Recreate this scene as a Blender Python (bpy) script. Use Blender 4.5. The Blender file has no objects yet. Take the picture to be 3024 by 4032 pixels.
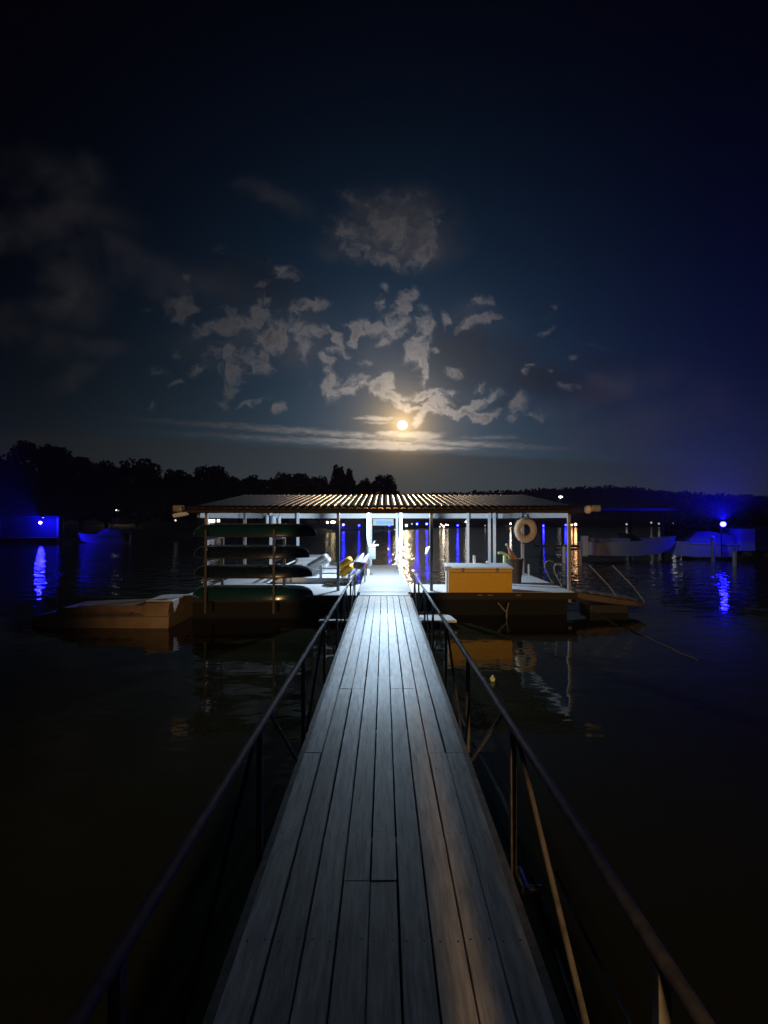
import bpy, math, random
from mathutils import Vector, Matrix, noise
random.seed(7)
R = math.radians
S = bpy.context.scene
COL = S.collection
EYE = 2.4                     # eye height over the water (z = 0 is the lake)
F = 1862.0                    # focal length in photo pixels

def at(px, py, Y):            # photo pixel + real distance -> real point
    return Vector(((px - 1513) / F * Y, Y, EYE - (py - 2045) / F * Y))
def xat(px, Y): return (px - 1513) / F * Y
def zat(py, Y): return EYE - (py - 2045) / F * Y

# ------------------------------------------------------------------ materials
MATS = {}
def nn(nt, t, **kw):
    n = nt.nodes.new(t)
    for k, v in kw.items(): setattr(n, k, v)
    return n
def mat(name, c, rough=.6, metal=0., var=.18, scale=6., bump=.0, stretch=(1, 1, 1), emit=None, es=1., spec=.5, objvar=0., dirt=None, coat=0.):
    if name in MATS: return MATS[name]
    m = bpy.data.materials.new(name); m.use_nodes = True
    nt = m.node_tree; b = nt.nodes['Principled BSDF']
    L = nt.links.new
    tc = nn(nt, 'ShaderNodeTexCoord'); mp = nn(nt, 'ShaderNodeMapping'); mp.inputs['Scale'].default_value = stretch
    L(tc.outputs['Object'], mp.inputs['Vector'])
    no = nn(nt, 'ShaderNodeTexNoise'); no.inputs['Scale'].default_value = scale; no.inputs['Detail'].default_value = 6; no.inputs['Roughness'].default_value = .62
    L(mp.outputs[0], no.inputs['Vector'])
    cr = nn(nt, 'ShaderNodeValToRGB')
    lo = [x * (1 - var) for x in c]; hi = [min(1, x * (1 + var)) for x in c]
    cr.color_ramp.elements[0].position = .3; cr.color_ramp.elements[1].position = .7
    cr.color_ramp.elements[0].color = (*lo, 1); cr.color_ramp.elements[1].color = (*hi, 1)
    L(no.outputs['Fac'], cr.inputs['Fac'])
    col = cr.outputs[0]
    if dirt:                                    # worn or stained patches with a shape of their own
        n2 = nn(nt, 'ShaderNodeTexNoise'); n2.inputs['Scale'].default_value = dirt[1]; n2.inputs['Detail'].default_value = 8; n2.inputs['Roughness'].default_value = .7
        L(mp.outputs[0], n2.inputs['Vector'])
        r2 = nn(nt, 'ShaderNodeMapRange'); r2.inputs[1].default_value = dirt[2]; r2.inputs[2].default_value = dirt[2] + .12
        L(n2.outputs['Fac'], r2.inputs[0])
        mx = nn(nt, 'ShaderNodeMix', data_type='RGBA'); mx.inputs['B'].default_value = (*dirt[0], 1)
        L(r2.outputs[0], mx.inputs['Factor']); L(col, mx.inputs['A']); col = mx.outputs['Result']
    if objvar:
        oi = nn(nt, 'ShaderNodeObjectInfo'); r3 = nn(nt, 'ShaderNodeMapRange')
        r3.inputs[3].default_value = 1 - objvar; r3.inputs[4].default_value = 1 + objvar
        L(oi.outputs['Random'], r3.inputs[0])
        mv = nn(nt, 'ShaderNodeVectorMath', operation='SCALE'); L(col, mv.inputs[0]); L(r3.outputs[0], mv.inputs['Scale']); col = mv.outputs[0]
    L(col, b.inputs['Base Color'])
    rr = nn(nt, 'ShaderNodeMapRange'); rr.inputs[3].default_value = max(.02, rough - .1); rr.inputs[4].default_value = min(1, rough + .1)
    L(no.outputs['Fac'], rr.inputs[0]); L(rr.outputs[0], b.inputs['Roughness'])
    b.inputs['Metallic'].default_value = metal
    b.inputs['Specular IOR Level'].default_value = spec
    b.inputs['Coat Weight'].default_value = coat
    if bump:
        bp = nn(nt, 'ShaderNodeBump'); bp.inputs['Strength'].default_value = bump; bp.inputs['Distance'].default_value = .01
        L(no.outputs['Fac'], bp.inputs['Height']); L(bp.outputs[0], b.inputs['Normal'])
    if emit:
        b.inputs['Emission Color'].default_value = (*emit, 1); b.inputs['Emission Strength'].default_value = es
    MATS[name] = m
    return m

M_plank = mat('weathered_planks', (.34, .333, .325), .56, var=.5, scale=5, bump=.5, stretch=(7, .7, 7), objvar=.24, dirt=((.19, .186, .183), 1.6, .55), spec=.28)
M_galv = mat('galvanised_steel', (.20, .20, .205), .5, .25, .25, 14, .1)
M_white = mat('white_paint', (.74, .75, .76), .45, var=.06, scale=9, dirt=((.5, .5, .48), 7, .68))
M_walk = mat('pale_walkway_boards', (.27, .275, .28), .6, var=.15, scale=3, bump=.3, stretch=(1, 5, 1), dirt=((.2, .2, .2), 2.3, .6))
M_deck = mat('white_deck_boards', (.58, .59, .6), .55, var=.12, scale=4, bump=.25, stretch=(1, 6, 1), dirt=((.33, .33, .33), 3.1, .64))
M_fasc = mat('brown_fascia_wood', (.013, .008, .005), .75, var=.3, scale=5, bump=.3, stretch=(1, 8, 8))
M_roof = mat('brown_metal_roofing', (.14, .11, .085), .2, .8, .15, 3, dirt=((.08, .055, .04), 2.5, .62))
M_pan = mat('dark_roof_pans', (.03, .023, .018), .95, 0, .3, 4)  # flat strips between the ribs, darker and rougher than the ribs
M_post = mat('grey_dock_post', (.27, .26, .265), .5, .3, .2, 9)
M_float = mat('foam_float', (.0025, .003, .002), .9, var=.35, scale=5, bump=.4)
M_black = mat('black_rubber', (.018, .018, .02), .6, var=.3)
M_orange = mat('orange_painted_panel', (.72, .42, .010), .5, var=.1, scale=30, bump=.08, dirt=((.5, .24, .01), 5, .68))
M_ring = mat('ring_buoy_canvas', (.60, .48, .33), .8, var=.12, scale=20, bump=.3)
M_rope = mat('rope_fibre', (.03, .026, .022), .9, var=.3, scale=60, bump=.6)
M_canoe_g = mat('dark_green_hull', (.008, .04, .058), .22, var=.2, scale=3, coat=.3)
M_canoe_n = mat('navy_hull', (.007, .015, .036), .25, var=.2, scale=3, coat=.3)
M_grey = mat('grey_vinyl', (.36, .37, .37), .6, var=.12, scale=8, bump=.2)
M_lgrey = mat('pale_grey_box', (.27, .30, .31), .5, var=.08, scale=10)
M_yellow = mat('yellow_kayak_plastic', (.85, .42, .012), .4, var=.06)
M_lav = mat('pale_lavender_plastic', (.32, .34, .5), .45, var=.08)
M_red = mat('red_float_plastic', (.75, .07, .03), .4, var=.06)
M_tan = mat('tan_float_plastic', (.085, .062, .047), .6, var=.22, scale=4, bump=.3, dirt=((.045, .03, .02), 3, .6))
M_tan2 = mat('lit_tan_plastic', (.24, .175, .13), .6, var=.22, scale=4, bump=.3, dirt=((.12, .08, .05), 3, .6))  # tan lightened to stand in for lamp light the left float lacks
M_noodle = mat('pale_green_foam', (.55, .68, .35), .8, var=.06)
M_bucket = mat('dark_plastic', (.03, .024, .02), .5, var=.2)
M_pink = mat('faded_red_wood', (.4, .22, .19), .6, var=.15)
M_hullw = mat('white_gelcoat', (.6, .6, .62), .35, var=.06)
M_hulld = mat('dark_gelcoat', (.02, .02, .028), .3, var=.2)
M_canvas = mat('boat_cover_canvas', (.3, .31, .36), .85, var=.15, scale=12, bump=.3)
M_glass = mat('dark_glass', (.01, .012, .014), .08, var=.1)
M_trunk = mat('tree_bark', (.05, .04, .03), .9, var=.3, scale=8, bump=.5)
M_leaf = mat('night_foliage', (.03, .045, .018), .8, var=.4, scale=.6)
M_bush = mat('bush_foliage', (.035, .04, .035), .8, var=.4, scale=.8)
M_land = mat('dark_earth', (.05, .045, .03), .95, var=.3, scale=.5)
M_wall = mat('house_siding', (.3, .28, .25), .8, var=.15)
M_roofd = mat('dark_shingles', (.04, .04, .045), .85, var=.2)
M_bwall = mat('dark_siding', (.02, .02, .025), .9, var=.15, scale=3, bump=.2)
M_shed = mat('faded_shed_paint', (.5, .46, .5), .8, var=.08)
M_rack = mat('dark_rack_steel', (.045, .043, .046), .5, .2, .2, 9)
M_rail = mat('dark_rail_steel', (.11, .107, .105), .7, .0, .45, 14, .3, spec=.12, dirt=((.09, .055, .035), 9, .6))
M_rimlight = mat('rim_light_band', (.10, .16, .21), .35, .3, .15, 8)  # pale colour standing in for lamp light on the canoe tops
M_sign = mat('sign_panel', (.5, .49, .47), .55, var=.06)
M_signb = mat('sign_blue', (.16, .38, .75), .5, var=.1)

# ------------------------------------------------------------------ mesh builder
BASE = {}
class MB:
    def __init__(s): s.v = []; s.f = []
    def add(s, vs, fs):
        o = len(s.v); s.v += [Vector(v) for v in vs]; s.f += [tuple(i + o for i in f) for f in fs]; return s
    def box(s, x0, x1, y0, y1, z0, z1, M=None):
        vs = [Vector(p) for p in ((x0,y0,z0),(x1,y0,z0),(x1,y1,z0),(x0,y1,z0),(x0,y0,z1),(x1,y0,z1),(x1,y1,z1),(x0,y1,z1))]
        if M: vs = [M @ v for v in vs]
        return s.add(vs, [(3,2,1,0),(4,5,6,7),(0,1,5,4),(1,2,6,5),(2,3,7,6),(3,0,4,7)])
    def loft(s, rings, cap=True, closed=True):
        n = len(rings[0]); vs = [p for r in rings for p in r]; fs = []
        for i in range(len(rings) - 1):
            for j in range(n if closed else n - 1):
                k = (j + 1) % n
                fs.append((i*n+j, i*n+k, (i+1)*n+k, (i+1)*n+j))
        if cap: fs.append(tuple(range(n))[::-1]); fs.append(tuple((len(rings)-1)*n + j for j in range(n)))
        return s.add(vs, fs)
    def tube(s, p0, p1, r, r1=None, n=10):
        return s.path([p0, p1], r, n, r1)
    def path(s, pts, r, n=8, r1=None, closed=False):
        pts = [Vector(p) for p in pts]; rings = []
        N = len(pts)
        for i, p in enumerate(pts):
            a = pts[(i-1) % N] if (closed or i) else p; b = pts[(i+1) % N] if (closed or i < N-1) else p
            t = (b - a).normalized()
            up = Vector((0,0,1)) if abs(t.z) < .95 else Vector((0,1,0))
            x = t.cross(up).normalized(); y = t.cross(x)
            rr = r if r1 is None else r + (r1 - r) * i / max(1, N-1)
            rings.append([p + (x*math.cos(q*2*math.pi/n) + y*math.sin(q*2*math.pi/n)) * rr for q in range(n)])
        if closed: rings.append(rings[0])
        return s.loft(rings, cap=not closed)
    def lathe(s, prof, c=(0,0,0), n=20, M=None):
        rings = []
        for r, z in prof:
            rg = [Vector((r*math.cos(k*2*math.pi/n), r*math.sin(k*2*math.pi/n), z)) for k in range(n)]
            if M: rg = [M @ p for p in rg]
            rings.append([p + Vector(c) for p in rg])
        return s.loft(rings)
    def sphere(s, c, r, n=12, sz=1.):
        prof = [(max(.02*r, r*math.sin(math.pi*i/n)), -r*sz*math.cos(math.pi*i/n)) for i in range(n+1)]
        return s.lathe(prof, c, n + 4)
    def build(s, name, m, parent=None, smooth=False, bevel=0., kind=None):
        base = BASE.get(parent.name, Vector()) if parent else Vector()
        me = bpy.data.meshes.new(name)
        me.from_pydata([v - base for v in s.v], [], s.f); me.validate(); me.update()
        import bmesh
        bm = bmesh.new(); bm.from_mesh(me); bmesh.ops.recalc_face_normals(bm, faces=bm.faces); bm.to_mesh(me); bm.free()
        me.materials.append(m)
        if smooth:
            for p in me.polygons: p.use_smooth = True
        o = bpy.data.objects.new(name, me); COL.objects.link(o)
        if parent: o.parent = parent; BASE[o.name] = base
        if smooth:
            md = o.modifiers.new('edge', 'EDGE_SPLIT'); md.split_angle = R(40)
        if bevel:
            md = o.modifiers.new('bevel', 'BEVEL'); md.width = bevel; md.segments = 2; md.limit_method = 'ANGLE'
        if kind: o['kind'] = kind
        return o

def tag(o, label, cat, group=None):
    o['label'] = label; o['category'] = cat
    if group: o['group'] = group
    return o
def thing(name, loc, label, cat, group=None):
    o = bpy.data.objects.new(name, None); o.empty_display_size = .3; COL.objects.link(o)
    o.location = loc; BASE[o.name] = Vector(loc)
    return tag(o, label, cat, group)
def dup(root, loc, label, rotz=0., scale=1.):
    c = root.copy(); COL.objects.link(c); c.location = loc; c.rotation_euler.z = rotz; c.scale = (scale,)*3
    c['label'] = label
    for ch in root.children:
        d = ch.copy(); COL.objects.link(d); d.parent = c
        for g in ch.children:
            e = g.copy(); COL.objects.link(e); e.parent = d
    return c

# ------------------------------------------------------------------ camera
cam = bpy.data.cameras.new('camera'); co = bpy.data.objects.new('camera', cam); COL.objects.link(co)
co.location = (0, 0, EYE); co.rotation_euler = (R(90.89), 0, 0)
cam.sensor_fit = 'HORIZONTAL'; cam.sensor_width = 36; cam.lens = 36 * F / 3024
cam.clip_start = .05; cam.clip_end = 3000
S.camera = co
S.view_settings.view_transform = 'Standard'; S.view_settings.look = 'None'; S.view_settings.exposure = 0; S.view_settings.gamma = 1
S.cycles.use_denoising = True
S.cycles.max_bounces = 6; S.cycles.volume_bounces = 0; S.cycles.sample_clamp_indirect = 3
S.cycles.caustics_reflective = False; S.cycles.caustics_refractive = False

# ------------------------------------------------------------------ sky and moon
MU, MV = (870 - 830) / 1021, (1122 - 918) / 1021
moon_dir = Vector((MU, 1, MV)).normalized()
W = bpy.data.worlds.new('World'); S.world = W; W.use_nodes = True
nt = W.node_tree; nt.nodes.clear(); L = nt.links.new
def val(x, sock):
    if hasattr(x, 'is_linked'): L(x, sock)
    else: sock.default_value = x
def m_(op, a, b=None, c=None, clamp=False):
    n = nn(nt, 'ShaderNodeMath', operation=op, use_clamp=clamp)
    val(a, n.inputs[0])
    if b is not None: val(b, n.inputs[1])
    if c is not None: val(c, n.inputs[2])
    return n.outputs[0]
def smooth(x, a, b, lo=0., hi=1.):
    n = nn(nt, 'ShaderNodeMapRange', interpolation_type='SMOOTHSTEP')
    val(x, n.inputs[0]); n.inputs[1].default_value = a; n.inputs[2].default_value = b; n.inputs[3].default_value = lo; n.inputs[4].default_value = hi
    return n.outputs[0]
def vscale(col, f):
    n = nn(nt, 'ShaderNodeVectorMath', operation='SCALE'); val(col, n.inputs[0]); val(f, n.inputs['Scale']); return n.outputs[0]
def vadd(a, b):
    n = nn(nt, 'ShaderNodeVectorMath', operation='ADD'); val(a, n.inputs[0]); val(b, n.inputs[1]); return n.outputs[0]
def mixc(f, a, b):
    n = nn(nt, 'ShaderNodeMix', data_type='RGBA', clamp_factor=True); val(f, n.inputs['Factor']); val(a, n.inputs['A']); val(b, n.inputs['B']); return n.outputs['Result']
tc = nn(nt, 'ShaderNodeTexCoord'); sp = nn(nt, 'ShaderNodeSeparateXYZ'); L(tc.outputs['Generated'], sp.inputs[0])
den = m_('MAXIMUM', m_('ABSOLUTE', sp.outputs[1]), .15)
u = m_('DIVIDE', sp.outputs[0], den); v = m_('DIVIDE', sp.outputs[2], den)
uv = nn(nt, 'ShaderNodeCombineXYZ'); L(u, uv.inputs[0]); L(v, uv.inputs[1]); uv = uv.outputs[0]
def fbm(vec, scale, detail=4, rough=.55, color=False):
    n = nn(nt, 'ShaderNodeTexNoise'); n.noise_dimensions = '3D'
    L(vec, n.inputs['Vector']); n.inputs['Scale'].default_value = scale; n.inputs['Detail'].default_value = detail; n.inputs['Roughness'].default_value = rough
    return n.outputs['Color' if color else 'Fac']
def warp(vec, scale, amt, detail=3):
    c = fbm(vec, scale, detail, .55, True)
    s = vadd(c, (-.5, -.5, 0)); return vadd(vec, vscale(s, amt))
flat = nn(nt, 'ShaderNodeVectorMath', operation='MULTIPLY'); flat.inputs[1].default_value = (1, 1, 0)
L(warp(warp(uv, 9, .06), 34, .034, 5), flat.inputs[0]); wuv = flat.outputs[0]
flat2 = nn(nt, 'ShaderNodeVectorMath', operation='MULTIPLY'); flat2.inputs[1].default_value = (1, 1, 0)
L(warp(uv, 5, .16), flat2.inputs[0]); wuv2 = flat2.outputs[0]
def field(blobs, vec, grow=1.9):
    sv = nn(nt, 'ShaderNodeSeparateXYZ'); L(vec, sv.inputs[0]); wx, wy = sv.outputs[0], sv.outputs[1]
    acc = None
    for (X, Y, rx, ry, rot, amp) in blobs:
        cx, cy = (X - 830) / 1021, (1122 - Y) / 1021; rx = rx / 1021 * grow; ry = ry / 1021 * grow
        c_, s_ = math.cos(R(rot)), math.sin(R(rot))
        a = m_('MULTIPLY_ADD', wx, c_/rx, m_('MULTIPLY_ADD', wy, s_/rx, -(cx*c_ + cy*s_)/rx))
        b_ = m_('MULTIPLY_ADD', wx, -s_/ry, m_('MULTIPLY_ADD', wy, c_/ry, (cx*s_ - cy*c_)/ry))
        d = smooth(m_('SQRT', m_('MULTIPLY_ADD', b_, b_, m_('MULTIPLY', a, a))), 1., 0., 0., amp)
        acc = d if acc is None else m_('MAXIMUM', acc, d)
    return acc
bright = [(850,492,80,42,0,.5),(800,470,50,30,0,.4),(800,545,60,16,-20,.7),(915,547,45,17,25,.65),(748,500,38,26,-40,.5),(947,490,22,40,0,.5),(800,428,60,20,-10,.4),(880,425,50,20,0,.35),
 (608,578,22,12,-20,.6),(640,595,12,14,0,.6),(480,702,60,16,12,.75),(548,680,32,24,30,.7),(592,722,38,24,0,.85),(652,705,17,46,15,.85),(665,650,30,11,10,.75),(575,650,24,12,-30,.55),
 (520,772,58,24,0,.7),(503,812,16,32,-15,.75),(545,865,32,7,15,.45),(388,658,24,26,0,.65),(335,798,22,9,0,.45),(415,800,22,11,0,.5),(360,570,20,7,0,.32),(242,622,18,13,0,.32),(480,550,18,20,0,.32),(150,640,60,20,25,.3),
 (690,708,13,14,0,.75),(728,728,30,7,-60,.8),(765,725,30,8,45,.85),(805,710,42,12,-10,.85),(832,735,14,8,0,.5),(815,660,12,20,20,.5),
 (887,634,20,17,0,.85),(866,670,16,25,20,.85),(853,708,18,22,0,.7),(915,705,17,30,10,.75),(905,745,18,30,-20,.9),(912,792,6,34,0,.85),(903,815,13,16,0,.7),
 (700,770,7,16,20,.6),(716,800,10,28,10,.75),(721,830,16,20,0,.8),(770,830,26,15,25,.85),(665,820,14,11,0,.35),
 (825,833,18,24,-30,1),(848,860,32,9,-20,1),(905,850,55,8,8,1),(955,856,24,13,0,.9),(905,882,46,7,-8,1),(955,880,45,6,-12,1),(1010,889,50,6,-6,.95),(1035,868,38,9,25,.8),(1035,836,16,8,30,.6),(1062,893,36,7,14,.75),(1115,882,17,22,-30,.65),(1150,903,32,8,-10,.5),
 (1038,648,22,10,15,.75),(1030,690,28,12,20,.8),(1062,678,20,7,0,.5),(965,688,8,15,0,.65),(1098,690,14,8,0,.35),(1182,714,16,8,0,.55),(1245,770,14,7,0,.42),(1295,750,30,7,-20,.3),(1200,550,12,7,0,.28)]
rs = random.Random(11)
for k in range(30):
    X = rs.uniform(300, 1230); bright.append((X, rs.uniform(585, 880) - (40 if X > 1000 else 0), rs.uniform(8, 20), rs.uniform(6, 11), rs.uniform(-30, 30), rs.uniform(.3, .6)))
low = [(810,903,30,3.5,0,.8),(818,912,26,2.5,0,.55),(905,906,7,13,-30,.95),(890,938,40,5,0,.9),(840,936,22,4,0,.85),(925,944,26,6,10,.75),(870,966,95,4.5,-1,.95),(800,955,140,4.5,-3,.7),(640,930,260,6,-4,.55),(640,950,230,6,-3,.5),(1000,958,110,5,-3,.6),(1090,962,150,6,-4,.42),(780,940,90,4,-2,.6),(1060,945,60,4,0,.4)]
veil = [(100,480,130,45,0,.6),(120,390,120,55,-35,.42),(150,590,65,80,25,.55),(110,650,75,35,25,.6),(60,720,100,35,-10,.45),(220,745,70,26,-15,.5),(290,560,95,38,-8,.45),(420,600,150,45,-15,.4),(180,790,75,22,20,.45),(190,360,30,50,30,.4),(850,490,105,58,0,.75),(600,410,60,25,-20,.4),
 (1330,845,120,32,15,.55),(1420,930,170,45,0,.42),(1560,890,130,60,0,.3),(560,720,140,70,0,.42),(1040,680,70,40,0,.3),(830,760,140,90,0,.25)]
dark = [(1030,770,150,75,-10,.9),(1150,820,170,50,-12,.85),(1300,790,90,35,-5,.5),(560,610,160,60,-10,.6),(980,865,30,7,10,.9),(1095,870,35,14,10,.8),(900,870,45,5,0,.85),(870,950,110,3.5,0,.7),(700,941,150,3,-3,.6)]
n_mid = fbm(wuv, 25, 9, .62); n_fine = fbm(wuv, 70, 7, .66); n_big = fbm(uv, 10, 4, .55)
rg = m_('SUBTRACT', 1., m_('MULTIPLY', m_('ABSOLUTE', m_('SUBTRACT', fbm(wuv, 12, 5, .6), .5)), 5.))
Af = field(bright, wuv, 2.35)
A = m_('ADD', m_('MULTIPLY', Af, .95), m_('ADD', m_('MULTIPLY_ADD', n_mid, 3.0, -1.5), m_('MULTIPLY_ADD', n_fine, 1.1, -.55)))
A = m_('ADD', A, m_('MULTIPLY', m_('MAXIMUM', rg, 0.), .28))
A = m_('SUBTRACT', A, .40)
a_br = m_('MULTIPLY', smooth(A, -.16, .82), smooth(Af, .04, .5))
core = m_('MULTIPLY', smooth(A, .3, 1.1, 1.15, .55), m_('MULTIPLY_ADD', n_fine, .8, .62))
strv = nn(nt, 'ShaderNodeVectorMath', operation='MULTIPLY'); strv.inputs[1].default_value = (1, 3.2, 1); L(uv, strv.inputs[0])
n_low = fbm(strv.outputs[0], 42, 5, .65)
lw = nn(nt, 'ShaderNodeVectorMath', operation='ADD'); L(uv, lw.inputs[0]); L(vscale(vadd(fbm(strv.outputs[0], 30, 4, .6, True), (-.5, -.5, -.5)), .011), lw.inputs[1])
fl3 = nn(nt, 'ShaderNodeVectorMath', operation='MULTIPLY'); fl3.inputs[1].default_value = (1, 1, 0); L(lw.outputs[0], fl3.inputs[0])
B = m_('MULTIPLY', field(low, fl3.outputs[0], 2.6), m_('MULTIPLY_ADD', n_low, 2.2, -.1)); a_lo = m_('MULTIPLY', smooth(B, .1, .8), smooth(m_('SUBTRACT', v, .142), -.004, .008))
a_ve = m_('MULTIPLY', smooth(m_('MULTIPLY', field(veil, wuv2, 2.3), m_('MULTIPLY_ADD', n_big, 2.4, -.3)), .02, .75), .75)
a_dk = m_('MULTIPLY', smooth(m_('MULTIPLY', field(dark, wuv), m_('MULTIPLY_ADD', n_big, 1.2, .35)), .1, .9), .8)
du = m_('SUBTRACT', u, MU); dv = m_('SUBTRACT', v, MV)
r = m_('SQRT', m_('ADD', m_('MULTIPLY', du, du), m_('MULTIPLY', dv, dv)))
def ex(d, s): return m_('POWER', 2.71828, m_('DIVIDE', d, -s))
back = smooth(sp.outputs[1], -.3, .25, .12, 1.)
base = vscale((.018, .060, .118), ex(r, .225))
lowg = m_('MULTIPLY', ex(m_('MAXIMUM', v, 0.), .15), ex(m_('ABSOLUTE', du), .42))
base = vadd(base, vscale((.09, .125, .135), lowg))
base = mixc(ex(r, .062), base, (.30, .22, .12, 1))
hz = m_('MULTIPLY', ex(m_('MAXIMUM', v, 0.), .11), ex(m_('ABSOLUTE', du), .55))
base = vadd(base, vscale((.02, .018, .014), hz))
glow = vscale((1.1, .72, .34), ex(r, .026))
gcl = m_('ADD', m_('MULTIPLY', ex(r, .09), .8), m_('ADD', m_('MULTIPLY', ex(r, .30), .15), .003))
warmth = ex(r, .16)
ccol = mixc(warmth, (.94, .94, 1.03, 1), (1., .78, .52, 1))
sky = mixc(a_ve, base, vscale(ccol, m_('MULTIPLY_ADD', gcl, .6, .0045)))
sky = mixc(a_dk, sky, vscale((.75, .85, .9), m_('MULTIPLY', gcl, .23)))
bankv = m_('MULTIPLY_ADD', m_('SUBTRACT', n_low, .5), .022, m_('MULTIPLY_ADD', u, -.05, .148))
a_bank = smooth(m_('SUBTRACT', v, bankv), .006, -.010)
bankc = vscale((1., .99, .9), m_('MULTIPLY_ADD', ex(m_('ABSOLUTE', du), .4), .037, .006))
sky = mixc(m_('MULTIPLY', a_bank, m_('MULTIPLY_ADD', ex(m_('ABSOLUTE', du), .35), .55, .3)), sky, bankc)
sky = mixc(m_('MULTIPLY', a_br, .93), sky, vscale(ccol, m_('MULTIPLY', m_('MULTIPLY', gcl, core), 1.0)))
sky = mixc(m_('MULTIPLY', a_lo, .85), sky, vscale(ccol, m_('MULTIPLY', gcl, 1.05)))
sky = vadd(vscale(sky, back), glow)
disc = smooth(r, .0105, .0080)
sky = vadd(sky, vscale((9., 7.6, 5.2), disc))
# night sky ambience from the same low "sun" (the moon), very dim
nish = nn(nt, 'ShaderNodeTexSky', sky_type='NISHITA'); nish.sun_disc = False
nish.sun_elevation = math.asin(moon_dir.z); nish.sun_rotation = math.atan2(moon_dir.x, moon_dir.y)
below = smooth(v, -.03, .0, .25, 1.)
sky = vadd(vscale(sky, below), vscale(nish.outputs[0], .00004))
bg = nn(nt, 'ShaderNodeBackground'); L(sky, bg.inputs['Color']); bg.inputs['Strength'].default_value = 1.15
ow = nn(nt, 'ShaderNodeOutputWorld'); L(bg.outputs[0], ow.inputs['Surface'])
W.cycles.sampling_method = 'MANUAL'; W.cycles.sample_map_resolution = 1024

sun = bpy.data.lights.new('moonlight', 'SUN'); so = bpy.data.objects.new('moonlight', sun); COL.objects.link(so)
sun.energy = .12; sun.angle = R(.6); sun.color = (1, .66, .36)
so.rotation_euler = (-moon_dir).to_track_quat('-Z', 'Y').to_euler()

# ------------------------------------------------------------------ water
wm = bpy.data.materials.new('lake_water'); wm.use_nodes = True; nt2 = wm.node_tree; b = nt2.nodes['Principled BSDF']
b.inputs['Base Color'].default_value = (.014, .0145, .007, 1); b.inputs['IOR'].default_value = 1.333
b.inputs['Roughness'].default_value = .045
g = nn(nt2, 'ShaderNodeNewGeometry')
def wn(scale, st, det=3, off=0.):
    mp = nn(nt2, 'ShaderNodeMapping'); mp.inputs['Scale'].default_value = st; mp.inputs['Location'].default_value = (off, off, 0)
    nt2.links.new(g.outputs['Position'], mp.inputs[0])
    n = nn(nt2, 'ShaderNodeTexNoise'); n.inputs['Scale'].default_value = scale; n.inputs['Detail'].default_value = det; n.inputs['Roughness'].default_value = .5
    nt2.links.new(mp.outputs[0], n.inputs['Vector']); return n.outputs['Fac']
def wmath(op, a, bb):
    n = nn(nt2, 'ShaderNodeMath', operation=op)
    for i, x in enumerate((a, bb)):
        if hasattr(x, 'is_linked'): nt2.links.new(x, n.inputs[i])
        else: n.inputs[i].default_value = x
    return n.outputs[0]
h = wmath('ADD', wmath('MULTIPLY', wn(1.0, (1, 1.5, 1)), .085), wmath('MULTIPLY', wn(3.6, (1, 1.3, 1), 2, 7), .016))
# the sheltered water between the docks and the bank is calmer than the open lake
sx = nn(nt2, 'ShaderNodeSeparateXYZ'); nt2.links.new(g.outputs['Position'], sx.inputs[0])
mr = nn(nt2, 'ShaderNodeMapRange', interpolation_type='SMOOTHSTEP'); nt2.links.new(sx.outputs[1], mr.inputs[0])
mr.inputs[1].default_value = 11; mr.inputs[2].default_value = 20; mr.inputs[3].default_value = .14; mr.inputs[4].default_value = 1.
bp = nn(nt2, 'ShaderNodeBump'); bp.inputs['Distance'].default_value = 1.
nt2.links.new(h, bp.inputs['Height']); nt2.links.new(mr.outputs[0], bp.inputs['Strength']); nt2.links.new(bp.outputs[0], b.inputs['Normal'])
w = MB(); w.add([(-300,-12,0),(300,-12,0),(300,300,0),(-300,300,0)], [(0,1,2,3)]); w.build('water', wm, kind='structure')
MATS['water'] = wm
bed = MB(); bed.box(-300, 300, -12, 300, -3, -2.5); bed.build('lake_bed', M_land, kind='structure')
bank = MB(); bank.loft([[(-300,-12.5,-2.4),(300,-12.5,-2.4),(300,-12.5,-2.3),(-300,-12.5,-2.3)], [(-300,-3.4,-2.4),(300,-3.4,-2.4),(300,-3.4,.1),(-300,-3.4,.1)]])
bank = MB()
prof = [(-2.2, -1.), (-3.2, .1), (-4.5, .5), (-9, .9), (-45, 2.2)]
nx = 40; vs = []
for (y, z) in prof:
    for i in range(nx + 1):
        x = -300 + 600 * i / nx
        vs.append((x, y + 1.2*noise.noise((x*.1, y, 0)) - .02*0, z + .25*noise.noise((x*.13, y*.2, 3))))
bank.add(vs, [(j*(nx+1)+i, j*(nx+1)+i+1, (j+1)*(nx+1)+i+1, (j+1)*(nx+1)+i) for j in range(len(prof)-1) for i in range(nx)])
bank.build('near_bank', M_land, kind='structure')

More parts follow.
